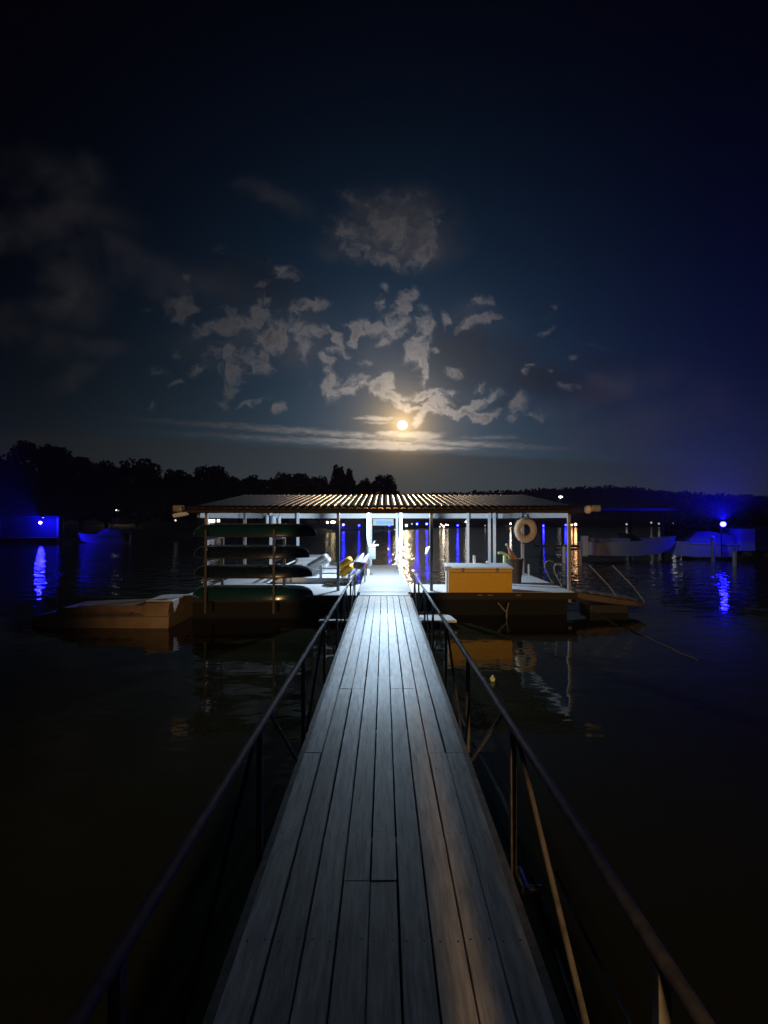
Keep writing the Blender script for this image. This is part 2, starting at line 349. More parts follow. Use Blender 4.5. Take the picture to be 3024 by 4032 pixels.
# ------------------------------------------------------------------ gangway
GZ = .55; GEND = 11.48; G0 = -3.0
gw = thing('gangway', (0, 4.2, GZ), 'long grey plank gangway with low steel truss rails leading out to the boat dock', 'gangway')
NC = 9; pw = 1.262 / NC
setA = [G0, -.3, 5.2, GEND]; setB = [G0, 3.78, 9.06, GEND]
for c in range(NC):
    J = setA if c in (1, 2, 3, 5, 6) else setB
    if c in (3, 4): J = [G0, 2.45, 7.8, GEND]
    for a, bb in zip(J[:-1], J[1:]):
        x0 = -.631 + c*pw + .004 + random.uniform(-.0015, .0015); x1 = -.631 + (c+1)*pw - .004 + random.uniform(-.0015, .0015)
        dz = random.uniform(-.0007, .0007)
        yc = (a + bb) / 2; o = MB()
        o.box(x0, x1, a + .0015, bb - .0015, GZ - .036 + dz, GZ + dz)
        sk = random.uniform(-.0015, .0015)
        for q in o.v:
            q.x += sk * (q.y - yc); q.z += random.uniform(-.0015, .0015)
        for yy in [G0 + .1 + k*1.43/2 for k in range(20)]:
            if a + .02 < yy < bb - .02:
                for xs in (x0 + .028, x1 - .028):
                    cx, cy = xs + random.uniform(-.005, .005), yy + random.uniform(-.008, .008)
                    o.add([(cx + .0055*math.cos(q*math.pi/4), cy + .0055*math.sin(q*math.pi/4), GZ + dz + .0022) for q in range(8)], [tuple(range(8))])
        ob = o.build('plank', M_plank, gw, bevel=.003); ob.data.materials.append(M_black)
        for p in ob.data.polygons:
            if len(p.vertices) == 8: p.material_index = 1
for yy in [G0 + .1 + k*1.43 for k in range(10)] + [GEND - .06]:
    MB().box(-.66, .66, yy - .03, yy + .03, GZ - .12, GZ - .042).build('cross_beam', M_rail, gw)
def RXs(s): return .722 if s > 0 else -.695
def RTy(y): return GZ + .545 + max(0, (11.4 - max(y, 0)))*.0163
nodes = [-1.65 + 1.43*0, -.2, 1.25, 2.67, 4.1, 5.55, 7.0, 8.4, 9.85, 11.3]
for s in (-1, 1):
    X = RXs(s)
    MB().path([(X, y, RTy(y)) for y in (G0, 0, 2, 4, 6, 8, 10, GEND - .12)] + [(X, GEND - .02, RTy(GEND) - .05)], .022, 12).build('handrail', M_rail, gw, smooth=True)
    MB().box(s*.662 - .022, s*.662 + .022, G0, GEND, GZ - .13, GZ - .045).build('side_beam', M_rail, gw)
    for y in nodes:
        MB().box(X - .016, X + .016, y - .016, y + .016, GZ - .15, RTy(y) - .02).build('truss_post', M_rail, gw)
    for i, y in enumerate(nodes):
        if i % 2 == 1:
            for j, k, q in ((i - 1, -.12, .1), (i + 1, .24, -.3)):
                if 0 <= j < len(nodes):
                    e = nodes[j] + q
                    MB().tube((X, y + k, RTy(y) - .03), (s*.69, e, GZ - .08), .012, n=8).build('truss_brace', M_rail, gw, smooth=True)
# hoses slung outside the right side of the gangway
hose = MB(); hose.path([(.82 + .03*math.sin(t*1.3), -2.5 + t, .36 + .05*math.cos(t*2.2)) for t in [k*.35 for k in range(24)]] , .014, 8)
tag(hose.build('water_hose', M_rope, smooth=True), 'thin pale hose slung along the outside of the right gangway rail', 'hose')
cbl = MB(); cbl.path([(.97 + .02*math.sin(t), -2.6 + t, .48 + .04*math.cos(t*1.9)) for t in [k*.35 for k in range(16)]], .010, 8)
tag(cbl.build('power_cable', M_rope, smooth=True), 'outermost slack cable beside the right gangway rail near the viewer', 'cable')
cp = MB(); cp.tube((.76, 2.56, .40), (.76, 2.72, .40), .03, n=12).tube((.76, 2.6, .40), (.86, 2.6, .39), .02, n=10)
tag(cp.build('pipe_coupling', M_galv, smooth=True), 'stubby metal pipe coupling at the foot of the nearest right truss post', 'coupling')

# added unseen panels behind the viewer; their slits shape the street lamp's light
gt = thing('light_blocker', (0, -1.6, GZ), 'added unseen panels with slits shaping the street lamp light on the gangway', 'light blocker')
for k, (xa, xb, zl) in enumerate( ((-.86, .275, GZ + .02), (.385, .565, GZ + .02), (.5655, .6795, 1.75), (.5655, .6795, GZ + .02), (.68, .86, GZ + .02))):
    MB().box(xa, xb, -1.63, -1.59, zl, 1.25 if k == 3 else 3.05).build('blocker_panel', M_fasc, gt)

# low float carrying the end of the gangway
lf = thing('support_float', (0, 11.1, 0), 'low white float plate just over the water under the end of the gangway', 'float')
o = MB(); pl = [(-1.46, 10.55), (1.62, 10.55), (1.55, 11.1), (1.2, 11.62), (-1.1, 11.62), (-1.38, 11.1)]
o.loft([[(x, y, .10) for x, y in pl], [(x, y, .155) for x, y in pl]]); o.build('top_plate', M_deck, lf, bevel=.008)
MB().box(-1.3, 1.3, 10.62, 11.5, -.3, .098).build('foam_block', M_float, lf)

# ------------------------------------------------------------------ the boat dock
DZ = .60
dk = thing('boat_dock', (0, 15.2, DZ), 'covered boat dock with corrugated roof and lit white deck at the end of the gangway', 'dock')
def deck(x0, x1, y0, y1, bevel=.012):
    MB().box(x0, x1, y0, y1, DZ - .05, DZ).build('deck_panel', M_deck, dk, bevel=bevel)
for (x0, x1, y0, y1) in ((-.655, .675, 11.78, 13.5), (-.655, .675, 13.505, 15.2), (-.53, .53, 15.205, 17.0), (-.53, .53, 17.005, 18.72)):
    MB().box(x0, x1, y0, y1, DZ - .05, DZ).build('walkway_panel', M_walk, dk, bevel=.012)
deck(.685, 4.72, 11.72, 13.12); deck(3.2, 4.72, 13.125, 18.9)
deck(-4.72, -.665, 11.3, 13.2); deck(-4.72, -3.3, 13.205, 18.9)
MB().box(.68, 4.76, 11.66, 11.712, DZ - .17, DZ - .008).build('fascia_board', M_fasc, dk)
MB().box(-4.76, -.67, 11.24, 11.292, DZ - .17, DZ - .008).build('fascia_board', M_fasc, dk)
MB().box(4.73, 4.77, 11.72, 18.9, DZ - .26, DZ - .008).build('fascia_board', M_fasc, dk)
for (x0, x1, y0, y1) in ((.72, 4.6, 11.9, 13.0), (3.3, 4.6, 13.3, 18.6), (-4.65, -.75, 11.5, 13.1), (-4.6, -3.4, 13.3, 18.6), (-.48, .48, 12.4, 18.5)):
    MB().box(x0, x1, y0, y1, -.25, DZ - .055).build('float_block', M_float, dk, bevel=.03)
# hinged plate between gangway and dock
fp = MB(); z0, z1 = GZ + .012, DZ + .045
fp.loft([[(-.595,GEND-.03,z0-.012),(.60,GEND-.03,z0-.012),(.60,GEND-.03,z0),(-.595,GEND-.03,z0)], [(-.60,12.34,z1-.012),(.61,12.34,z1-.012),(.61,12.34,z1),(-.60,12.34,z1)]])
tag(fp.build('hinge_plate', M_walk, bevel=.004), 'bright white hinged plate bridging the gangway end and the dock', 'ramp plate')
# posts
RY0, RYR, RY1 = 11.3, 16.0, 20.7
def roofz(y): return EYE + .249 + (.81 - .249) * (1 - abs(y - RYR) / (RYR - RY0))
def post(x, y, r=.045, z0=DZ - .3, m=M_post):
    MB().box(x - r, x + r, y - r, y + r, z0, roofz(y) - .12).build('roof_post', m, dk, bevel=.006)
for x in (-4.5, -1.16, 1.2, 4.69): post(x, 12.0, .038)
for x in (-4.5, xat(1451, 15.3), xat(1579, 15.3), xat(2058, 15.3)): post(x, 15.3, .045, m=M_white if abs(x) < 1 else M_post)
for x in (-4.45, xat(1174, 18.6), xat(1461, 18.6), xat(1564, 18.6), xat(1843, 18.6), xat(1928, 18.6), xat(1948, 18.6)): post(x, 18.62, .05, m=M_white)
MB().box(-4.82, 4.8, 18.68, 18.76, zat(2041, 18.7), zat(2022, 18.7)).build('header_beam', M_white, dk, bevel=.006)
for x in (-4.74, 4.72): MB().box(x - .04, x + .04, 12.1, 18.67, zat(2041, 18.7), zat(2023, 18.7)).build('side_beam', M_white if 0 else M_post, dk)
MB().box(-4.72, 4.72, 11.93, 12.07, 2.56, roofz(12) - .055).build('front_beam', M_fasc, dk)
MB().box(-4.8, 4.8, 11.26, 11.3, EYE + .152, EYE + .225).build('eave_board', M_fasc, dk)
# corrugated roof: two slopes of ribbed sheet
pitch = .1765; n = int(9.56 / pitch) ; x0 = -4.78
prof = []; ispan = []
for k in range(n):
    xs = x0 + k*pitch
    prof.append((xs, 0)); ispan.append(1)
    for j in range(9):
        t = math.pi*(1 - j/8); prof.append((xs + .115 + .056*math.cos(t), .034*math.sin(t)**.8)); ispan.append(0 if j < 8 else 1)
prof.append((x0 + n*pitch, 0))
for (ya, yb) in ((RY0 - .04, RYR), (RY1 + .04, RYR)):
    za, zb = roofz(ya), roofz(yb)
    o = MB(); N = len(prof); steps = 6; vs = []
    for i in range(steps + 1):
        t = i / steps
        vs += [(x, ya + (yb - ya)*t, za + (zb - za)*t + dz) for x, dz in prof]
    vs2 = [(x, y, z - .004) for x, y, z in vs]; q = len(vs)
    fs = [(i*N+j, i*N+j+1, (i+1)*N+j+1, (i+1)*N+j) for i in range(steps) for j in range(N-1)]
    fs2 = [tuple(a + q for a in f[::-1]) for f in fs]
    o.add(vs + vs2, fs + fs2 + [(j, j+q, j+1+q, j+1) for j in range(N-1)])
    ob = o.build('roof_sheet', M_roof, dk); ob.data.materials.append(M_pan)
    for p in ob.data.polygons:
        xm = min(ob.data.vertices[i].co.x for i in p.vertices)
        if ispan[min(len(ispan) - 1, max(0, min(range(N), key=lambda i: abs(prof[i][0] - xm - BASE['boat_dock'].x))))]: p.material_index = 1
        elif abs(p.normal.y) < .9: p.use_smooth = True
for k in range(n): MB().sphere((x0 + k*pitch + .125, RYR, roofz(RYR) + .03), .026, 8).build('rib_glint_ball', M_roof, dk, smooth=True)  # balls added along the ridge to catch points of moonlight
for k in range(7):
    y = 12.5 + k*1.25
    MB().box(-4.7, 4.7, y - .03, y + .03, roofz(y) - .1, roofz(y) - .012).build('purlin', M_fasc, dk)
for k in range(3): pass
for px in (1890, 1930, 2040):          # cleats on the front fascia
    x = xat(px, 11.65); o = MB(); o.tube((x - .07, 11.62, DZ - .06), (x + .07, 11.62, DZ - .06), .014, n=8).box(x - .03, x + .03, 11.615, 11.66, DZ - .075, DZ - .045)
    o.build('cleat', M_galv, dk, smooth=True)
o = MB(); o.tube((2.78, 11.62, .36), (3.0, 11.62, .12), .02).tube((3.05, 11.62, .36), (3.0, 11.62, .12), .02).tube((3., 11.62, .14), (3., 11.62, -.2), .022)
o.build('pile_bracket', M_galv, dk, smooth=True)

# lamp under the roof
LY = 14.32; LZ = 2.89
lamp = thing('dock_lamp', (.05, LY, LZ), 'cool white flood lamp under the dock roof above the walkway', 'lamp')
o = MB(); o.box(-.09, .19, LY - .09, LY + .09, LZ + .012, LZ + .05).tube((.05, LY, LZ + .05), (.05, LY, roofz(LY) - .005), .015); o.build('housing', M_galv, lamp)
M_led = mat('led_lens', (.8, .85, .9), .4, emit=(.68, .84, 1.), es=40)
MB().box(-.07, .17, LY - .08, LY + .08, LZ, LZ + .01).build('lens', M_led, lamp)
pl = bpy.data.lights.new('dock_lamp_light', 'POINT'); po = bpy.data.objects.new('dock_lamp_light', pl); COL.objects.link(po)
po.location = (.05, LY, LZ - .05); pl.energy = 1000; pl.color = (.63, .82, 1.); pl.shadow_soft_size = .07
HX, HYY, HZ = .05, 12.56, 2.73
o = MB(); o.box(HX - .1, HX + .1, HYY + .01, HYY + .08, HZ - .05, HZ + .08).tube((HX, HYY + .05, HZ + .08), (HX, HYY + .05, roofz(HYY) - .005), .012); o.build('gangway_head', M_galv, lamp)
ps = bpy.data.lights.new('gangway_head_light', 'SPOT'); qo = bpy.data.objects.new('gangway_head_light', ps); COL.objects.link(qo)
qo.location = (HX, HYY - .03, HZ); ps.energy = 5200; ps.color = (.56, .77, 1.); ps.shadow_soft_size = .06; ps.spot_size = R(54); ps.spot_blend = 1.
qo.rotation_euler = Vector((0, -8.2, -2.15)).to_track_quat('-Z', 'Y').to_euler()

# grey utility box and pipe work on the left door post
ub = thing('meter_box', (xat(1465, 15.2), 15.2, 1.15), 'pale grey meter box with conduit arm on the left walkway post', 'meter box')
a = at(1452, 2201, 15.2); c = at(1480, 2152, 15.2)
MB().box(a.x, c.x, 15.1, 15.235, a.z, c.z).build('cabinet', M_lgrey, ub, bevel=.012)
MB().box(a.x - .01, c.x + .01, 15.085, 15.24, c.z + .002, c.z + .03).build('lid', M_white, ub, bevel=.008)
MB().box(a.x + .04, c.x - .04, 15.092, 15.099, a.z + .06, c.z - .05).build('door', M_lgrey, ub, bevel=.004)
p1 = at(1450, 2135, 15.2); p2 = at(1492, 2147, 15.2)
o = MB(); o.path([(p1.x, 15.2, p1.z + .06), (p1.x, 15.2, p2.z + .02), (p1.x + .04, 15.2, p2.z), (p2.x, 15.2, p2.z)], .035, 10).tube((p1.x + .16, 15.2, p2.z + .03), (p1.x + .22, 15.2, p2.z + .14), .025)
o.build('conduit_arm', M_lgrey, ub, smooth=True)

# sign over the far end of the walkway
sg = thing('hanging_sign', (0, 18.6, 2.3), 'faded sign with a blue panel hanging at the far end of the walkway', 'sign')
a = at(1469, 2069, 18.6); c = at(1551, 2043, 18.6)
MB().box(a.x, c.x, 18.58, 18.61, a.z, c.z).build('board', M_sign, sg, bevel=.005)
o = MB(); pts = [(1478, 2062), (1482, 2056), (1492, 2050), (1505, 2049), (1512, 2053), (1530, 2051), (1546, 2054), (1548, 2064), (1520, 2065), (1496, 2067)]
pr = [at(px, py, 18.575) for px, py in pts]
o.loft([[(p.x, 18.577, p.z) for p in pr], [(p.x, 18.571, p.z) for p in pr]]); o.build('blue_panel', M_signb, sg)

# white fixture on the right dark post
PY = 15.3; a = at(1682, 2172, PY); xp = xat(1697, PY)
wf = thing('drop_pipe', (xp, PY, a.z), 'thin white drop pipe with cup shaped end right of the walkway', 'pipe')
MB().tube((xp, PY, a.z + .14), (xp, PY, roofz(PY) - .1), .022, n=10).build('pipe', M_white, wf, smooth=True)
MB().path([(xp + .02, PY, a.z + .13), (xp - .05, PY, a.z + .125), (xp - .11, PY, a.z + .09), (a.x, PY, a.z - .08)], .045, 12, .07).build('elbow', M_white, wf, smooth=True)

# fenders hanging at the left of the far header
for i, px in enumerate((1053, 1078, 1101)):
    x = xat(px, 18.3); zt = zat(2028, 18.3); zb = zat(2070, 18.3); rr = (.062, .105, .062)[i]
    f = thing('boat_fender', (x, 18.3, zb), ['slim white fender nearest the left end of the far header', 'fat white fender hanging between two slim ones', 'slim white fender on the walkway side of the fat one'][i], 'fender', 'white fenders hung from the far left header')
    o = MB(); o.lathe([(.02, zb), (rr*.8, zb + .03), (rr, zb + .09), (rr, zt - .09), (rr*.8, zt - .03), (.02, zt)], (x, 18.3, 0), 16); o.build('body', M_white, f, smooth=True)
    MB().tube((x, 18.3, zt), (x, 18.35, roofz(18.3) - .1), .008).build('line', M_rope, f)

# flood light heads on both roof ends
def flood(x, s, label):
    f = thing('flood_light', (x, 11.25, 2.6), label, 'flood light', 'unlit flood heads at the roof ends')
    MB().box(x - .02, x + s*.2 if s > 0 else x + .02, 11.2, 11.4, 2.58, 2.74).build('housing', M_post, f, bevel=.03) if s > 0 else MB().box(x + s*.2, x + .02, 11.2, 11.4, 2.58, 2.74).build('housing', M_post, f, bevel=.03)
    return f
fl = flood(-4.82, -1, 'grey flood head with long white lens under the left end of the roof')
o = MB(); o.lathe([(.02, -.19), (.05, -.17), (.055, 0), (.05, .17), (.02, .19)], (-4.86, 11.3, 2.52), 14, Matrix.Rotation(R(80), 4, 'Y')); o.build('lens', M_white, fl, smooth=True)
fr = flood(4.95, 1, 'grey flood head with round white lens under the right end of the roof')
o = MB(); o.sphere((4.83, 11.2, 2.63), .085, 12, 1.2); o.build('lens', M_white, fr, smooth=True)

# orange dock box
bx = thing('dock_box', (2.38, 12.0, DZ), 'dock locker with orange front and white lid on the right side of the deck', 'dock box')
BY = 11.73
MB().box(1.60, 3.165, BY + .02, 12.36, DZ + .004, DZ + .555).build('body', M_white, bx, bevel=.01)
MB().box(1.60, 3.17, BY - .012, BY + .018, DZ - .012, DZ + .55).build('front_panel', M_orange, bx, bevel=.006)
o = MB(); o.loft([[(1.57, BY - .05, DZ+.565), (3.2, BY - .05, DZ+.565), (3.2, 12.4, DZ+.6), (1.57, 12.4, DZ+.6)], [(1.57, BY - .05, DZ+.61), (3.2, BY - .05, DZ+.61), (3.2, 12.4, DZ+.66), (1.57, 12.4, DZ+.66)]])
o.build('lid', M_white, bx, bevel=.015)
MB().tube((1.5, BY - .03, DZ + .58), (1.66, BY - .03, DZ + .58), .06, n=16).build('hinge_knuckle', M_white, bx, smooth=True)
MB().box(1.545, 1.59, BY - .02, BY + .03, DZ + .003, DZ + .54).build('corner_trim', M_white, bx)
for x in (1.95, 2.8): MB().box(x - .035, x + .035, BY - .058, BY - .05, DZ + .50, DZ + .60).build('latch', M_galv, bx, bevel=.004)
MB().box(1.62, 3.15, BY - .0155, BY - .0125, DZ + .475, DZ + .487).build('panel_seam', M_fasc, bx)
for x in (1.66, 3.11):
    for z in (.06, .42): MB().tube((x, BY - .018, DZ + z), (x, BY - .011, DZ + z), .012, n=8).build('bolt', M_galv, bx)
for px, yt, lb in ((1868, 2188, 'tall white pipe stub standing behind the dock locker'), (1919, 2210, 'short white pipe stub behind the dock locker beside the paired posts')):
    x = xat(px, 12.5); o = MB(); z = zat(yt, 12.5); o.tube((x, 12.5, DZ), (x, 12.5, z - .02), .038, n=14).sphere((x, 12.5, z - .02), .038, 8)
    tag(o.build('pipe_stub', M_white, smooth=True), lb, 'pipe', 'white pipe stubs along the right deck')
x = xat(2083, 15.2); o = MB(); o.tube((x, 15.2, DZ), (x, 15.2, zat(2222, 15.2)), .04, n=14)
tag(o.build('pipe_stub', M_post, smooth=True), 'grey pipe stub standing at the foot of the ring buoy post', 'pipe', 'white pipe stubs along the right deck')
# barrel with noodle and paddle
BYY = 13.4; bc = at(2027, 2230, BYY)
br = thing('barrel', (bc.x, BYY, DZ), 'dark tapered barrel behind the right end of the dock locker', 'barrel')
zt = zat(2199, BYY)
o = MB(); o.lathe([(.17, DZ + .002), (.235, zt - .03), (.25, zt - .03), (.25, zt), (.215, zt), (.15, DZ + .04)], (bc.x, BYY, 0), 24); o.build('tub', M_bucket, br, smooth=True)
q = [at(px, py, BYY) for px, py in ((1962, 2177), (1975, 2176), (1988, 2180), (2003, 2188))]
nd = MB(); nd.path([tuple(p) for p in q] + [(q[-1].x + .08, BYY, zt - .1)], .035, 10)
nd2 = at(1988, 2190, BYY); 
tag(nd.build('pool_noodle', M_noodle, smooth=True), 'pale green foam noodle drooping out of the dark barrel', 'pool noodle')
a = at(1988, 2187, 13.0); o = MB(); o.tube((a.x, 13., DZ), (a.x, 13., a.z), .05, n=14)
tag(o.build('foam_roller', M_noodle, smooth=True), 'upright pale foam tube standing on deck left of the barrel', 'foam tube')
a = at(1997, 2146, BYY); bb = at(2030, 2200, BYY)
pd = thing('paddle', (bb.x, BYY, zt), 'faded red paddle standing blade down in the dark barrel', 'paddle')
o = MB(); o.tube((a.x, BYY, a.z), (a.x + .15, BYY, zt), .022, n=10); o.build('shaft', M_pink, pd, smooth=True)
o = MB(); o.loft([[(a.x + .04, BYY + .03, a.z - .1), (a.x + .08, BYY + .03, a.z - .1), (a.x + .08, BYY + .05, a.z - .1), (a.x + .04, BYY + .05, a.z - .1)], [(a.x + .05, BYY + .03, zt - .1), (a.x + .36, BYY + .03, zt - .05), (a.x + .36, BYY + .05, zt - .05), (a.x + .05, BYY + .05, zt - .1)]]); o.build('blade', M_pink, pd, bevel=.008)
o = MB(); o.sphere((a.x - .005, BYY, a.z + .01), .045, 8); o.build('grip', M_grey, pd, smooth=True)

# ring buoy
rc = at(2070, 2087, 15.1)
rb = thing('ring_buoy', (rc.x, 15.1, rc.z - .37), 'cream ring buoy hanging on a post at the right end of the dock', 'ring buoy')
RM = Matrix.Rotation(R(16), 3, 'Z')
def rp(x, y, z): q = RM @ Vector((x, y, z)); return (rc.x + q.x, 15.1 + q.y, rc.z + q.z)
o = MB(); rings = []
for k in range(40):
    t = k*2*math.pi/40; rg = []
    for j in range(14):
        s_ = j*2*math.pi/14
        rad = .295 + .115*math.cos(s_); rg.append(rp(rad*math.cos(t), .075*math.sin(s_), rad*math.sin(t)))
    rings.append(rg)
o.loft(rings + [rings[0]], cap=False); o.build('ring', M_ring, rb, smooth=True)
for k in range(4):
    t = R(45 + 90*k); o = MB(); rings = []
    for d in (-.10, .10):
        rg = []
        for j in range(14):
            s_ = j*2*math.pi/14; rad = .295 + .121*math.cos(s_); rg.append(rp(rad*math.cos(t + d), .081*math.sin(s_), rad*math.sin(t + d)))
        rings.append(rg)
    o.loft(rings, cap=False); o.build('strap', M_ring, rb, smooth=True)
pts = []
for k in range(25):
    t = k/24*2*math.pi; sag = .43 + .025*abs(math.sin(2*t)); pts.append(rp(sag*math.cos(t), 0, sag*math.sin(t)))
MB().path(pts, .009, 6, closed=True).build('grab_line', M_rope, rb, smooth=True)
MB().path([rp(-.13, 0, .38), rp(-.02, .02, .55), rp(.02, .02, .55), rp(.14, 0, .38)], .014, 8).build('hanger', M_rope, rb, smooth=True)

# swim ladder hoops
ld = thing('swim_ladder', (4.8, 13.0, DZ), 'curved tube swim ladder on the right edge of the deck', 'ladder')
for y in (12.7, 13.45):
    b0 = Vector((4.78, y, DZ - .3)); top = 0
    pts = [(4.78, y, -.4), (4.78, y, DZ), (4.66, y, DZ + .22), (4.57, y, DZ + .40), (4.56, y, DZ + .52), (4.61, y, DZ + .60), (4.70, y, DZ + .63), (4.8, y, DZ + .59)]
    MB().path(pts, .021, 10).build('hoop', M_galv, ld, smooth=True)
for k in range(3): MB().tube((4.79, 12.7, DZ - .2 - k*.26), (4.79, 13.45, DZ - .2 - k*.26), .018).build('rung', M_galv, ld, smooth=True)

# cleated ramp float at the right corner
rf = thing('ramp_float', (5.7, 12.2, 0), 'tan cleated ramp float reaching right from the dock corner', 'float')
o = MB()
def rsec(x, y0, y1, zb, zt_): return [(x, y0, zb), (x, y1, zb), (x, y1, zt_), (x, y0, zt_)]
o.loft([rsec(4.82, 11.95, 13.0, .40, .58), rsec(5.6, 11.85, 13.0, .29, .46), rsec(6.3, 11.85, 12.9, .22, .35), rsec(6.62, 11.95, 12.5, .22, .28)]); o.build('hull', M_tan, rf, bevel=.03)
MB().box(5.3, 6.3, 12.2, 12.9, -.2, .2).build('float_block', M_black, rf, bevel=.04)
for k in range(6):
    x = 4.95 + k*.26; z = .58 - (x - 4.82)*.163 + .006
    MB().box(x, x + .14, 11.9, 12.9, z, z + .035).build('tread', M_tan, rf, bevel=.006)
for (x, h_) in ((6.6, 1), (6.0, 1)):
    pts = [(x, 12.0, .3), (x - .25, 12.15, .72), (x - .62, 12.4, 1.2)]
    MB().path(pts, .014, 8).build('handrail', M_galv, rf, smooth=True)
o = MB(); o.path([(4.85, 11.7, .45), (4.95, 11.5, .25), (5.1, 11.2, .12), (5.25, 10.9, .02), (5.5, 10.3, -.1)], .014, 8)
tag(o.build('mooring_rope', M_rope, smooth=True), 'pale mooring rope dropping into the water below the right dock corner', 'rope')
p0 = Vector((xat(2450, 10.63), 10.63, .015)); p1 = Vector((xat(2650, 8.7), 8.7, .012))
o = MB(); o.path([p0.lerp(p1, k/12) + Vector((.03*math.sin(k*1.3), .02*math.cos(k*2.1), .004*math.sin(k))) for k in range(17)], .012, 8)
tag(o.build('floating_rope', M_rope, smooth=True), 'thin rope lying on the open water at the right', 'rope')
bp_ = Vector((xat(1938, 7.05), 7.05, .02)); bu = thing('marker_buoy', bp_, 'small pale yellow marker ball floating right of the gangway', 'buoy')
MB().sphere(bp_ + Vector((0, 0, .01)), .04, 10).build('ball', M_noodle, bu, smooth=True)
MB().tube(bp_ + Vector((0, 0, .045)), bp_ + Vector((0, 0, .07)), .012).build('cap', M_white, bu, smooth=True)

# ------------------------------------------------------------------ canoe rack
CY = 11.0
def canoe_mesh(L_, wd, ht):
    o = MB(); rings = []; n = 40
    for i in range(n + 1):
        t = math.sin((i/n*2 - 1)*math.pi/2); a = abs(t)
        w_ = wd/2 * max(.02, (1 - a**3.5)); k = max(.05, (1 - a**9)**.5)
        x = t*L_/2; rg = []
        for j in range(13):
            s_ = math.pi*j/12; ct, st = math.cos(s_), math.sin(s_)
            rg.append((x, math.copysign(abs(ct)**.7, ct)*w_, (abs(st)**.75)*ht*k))
        rings.append(rg)
    o.loft(rings, cap=True, closed=True); return o
cn = []
ck = [(1247, 2064, 2112, 2.85, M_canoe_g, 'topmost upturned dark green canoe on the rack left of the gangway'), (1219, 2148, 2196, 2.68, M_canoe_n, 'second upturned canoe down the rack, near black navy hull'),
      (1230, 2225, 2273, 2.74, M_canoe_n, 'third upturned canoe down, navy hull just above the lit deck'), (1236, 2305, 2362, 2.8, M_canoe_g, 'lowest upturned teal canoe just above the water')]
for i, (px, pt, pb, ln, m, lb) in enumerate(ck):
    xt = xat(px, CY); zb = zat(pb, CY - .35); ht = zat(pt, CY) - zb
    c = thing('canoe', (xt - ln/2, CY, zb), lb, 'canoe', 'upturned canoes on the rack')
    o = canoe_mesh(ln, .84, ht)
    o.v = [q + Vector((xt - ln/2, CY, zb)) for q in o.v]
    o.build('hull', m, c, smooth=True)
    kp = []
    for k in range(31):
        t = math.sin((k/15 - 1)*math.pi/2); kp.append((xt - ln/2 + t*ln/2, CY, zb + ht*max(.05, (1 - abs(t)**9)**.5) + .004))
    MB().path(kp, .013, 6).build('rim_light_strip', M_rimlight, c, smooth=True)  # added strip drawing the lit rim along the upturned hull
    o = MB()
    for s in (-1, 1):
        pts = []
        for k in range(21):
            t = k/10 - 1; w_ = .42*max(.02, 1 - abs(t)**3.5); pts.append((xt - ln/2 + t*ln/2*.995, CY + s*(w_ + .008), zb - .005))
        o.path(pts, .016, 6)
    o.build('gunwale', M_rack, c, smooth=True)
rk = thing('canoe_rack', (xat(940, CY), CY, 0), 'dark steel rack holding four canoes beside the dock front', 'rack')
for px in (812, 1080):
    x = xat(px, 10.55)
    MB().box(x - .025, x + .025, 10.525, 10.58, .3, zat(2085, 10.55)).build('upright', M_rack, rk, bevel=.005)
    MB().box(x - .032, x + .032, 11.62, 11.68, .3, zat(2060, 11.6)).build('upright', M_rack, rk, bevel=.005)
    for (_, _, pb, *_r) in ck:
        z = zat(pb, CY - .35) - .025
        MB().box(x - .025, x + .025, 10.587, 11.618, z - .05, z).build('arm', M_rack, rk)

# tan jet-ski float at the far left
jf = thing('jet_ski_float', (-6.4, 11.2, 0), 'long low tan drive-on float lying on the water left of the canoe rack', 'float')
JY = 11.2
def jsec(x, hw, z1_, zb=-.08): return [(x, JY - hw, zb), (x, JY + hw, zb), (x, JY + hw*.96, z1_*.8), (x, JY + hw*.85, z1_), (x, JY - hw*.85, z1_), (x, JY - hw*.96, z1_*.8)]
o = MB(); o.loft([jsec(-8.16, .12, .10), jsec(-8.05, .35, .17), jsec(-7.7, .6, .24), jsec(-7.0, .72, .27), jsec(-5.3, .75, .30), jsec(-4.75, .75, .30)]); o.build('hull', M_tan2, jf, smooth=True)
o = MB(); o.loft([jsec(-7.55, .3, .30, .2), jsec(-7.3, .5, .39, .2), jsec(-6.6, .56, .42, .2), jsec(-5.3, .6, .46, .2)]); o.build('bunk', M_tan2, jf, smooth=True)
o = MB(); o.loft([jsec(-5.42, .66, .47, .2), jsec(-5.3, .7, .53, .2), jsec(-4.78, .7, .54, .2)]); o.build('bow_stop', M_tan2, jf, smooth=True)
MB().box(-5.38, -4.78, JY - .5, JY + .4, .543, .57).build('grip_pad', M_hullw, jf, bevel=.01)
for z, x0_, x1_ in ((.315, -7.0, -5.6), (.44, -6.9, -5.5)): MB().tube((x0_, JY - .66 if z < .4 else JY - .5, z), (x1_, JY - .70 if z < .4 else JY - .54, z + .01), .014).build('rub_rail', M_tan2, jf, smooth=True)

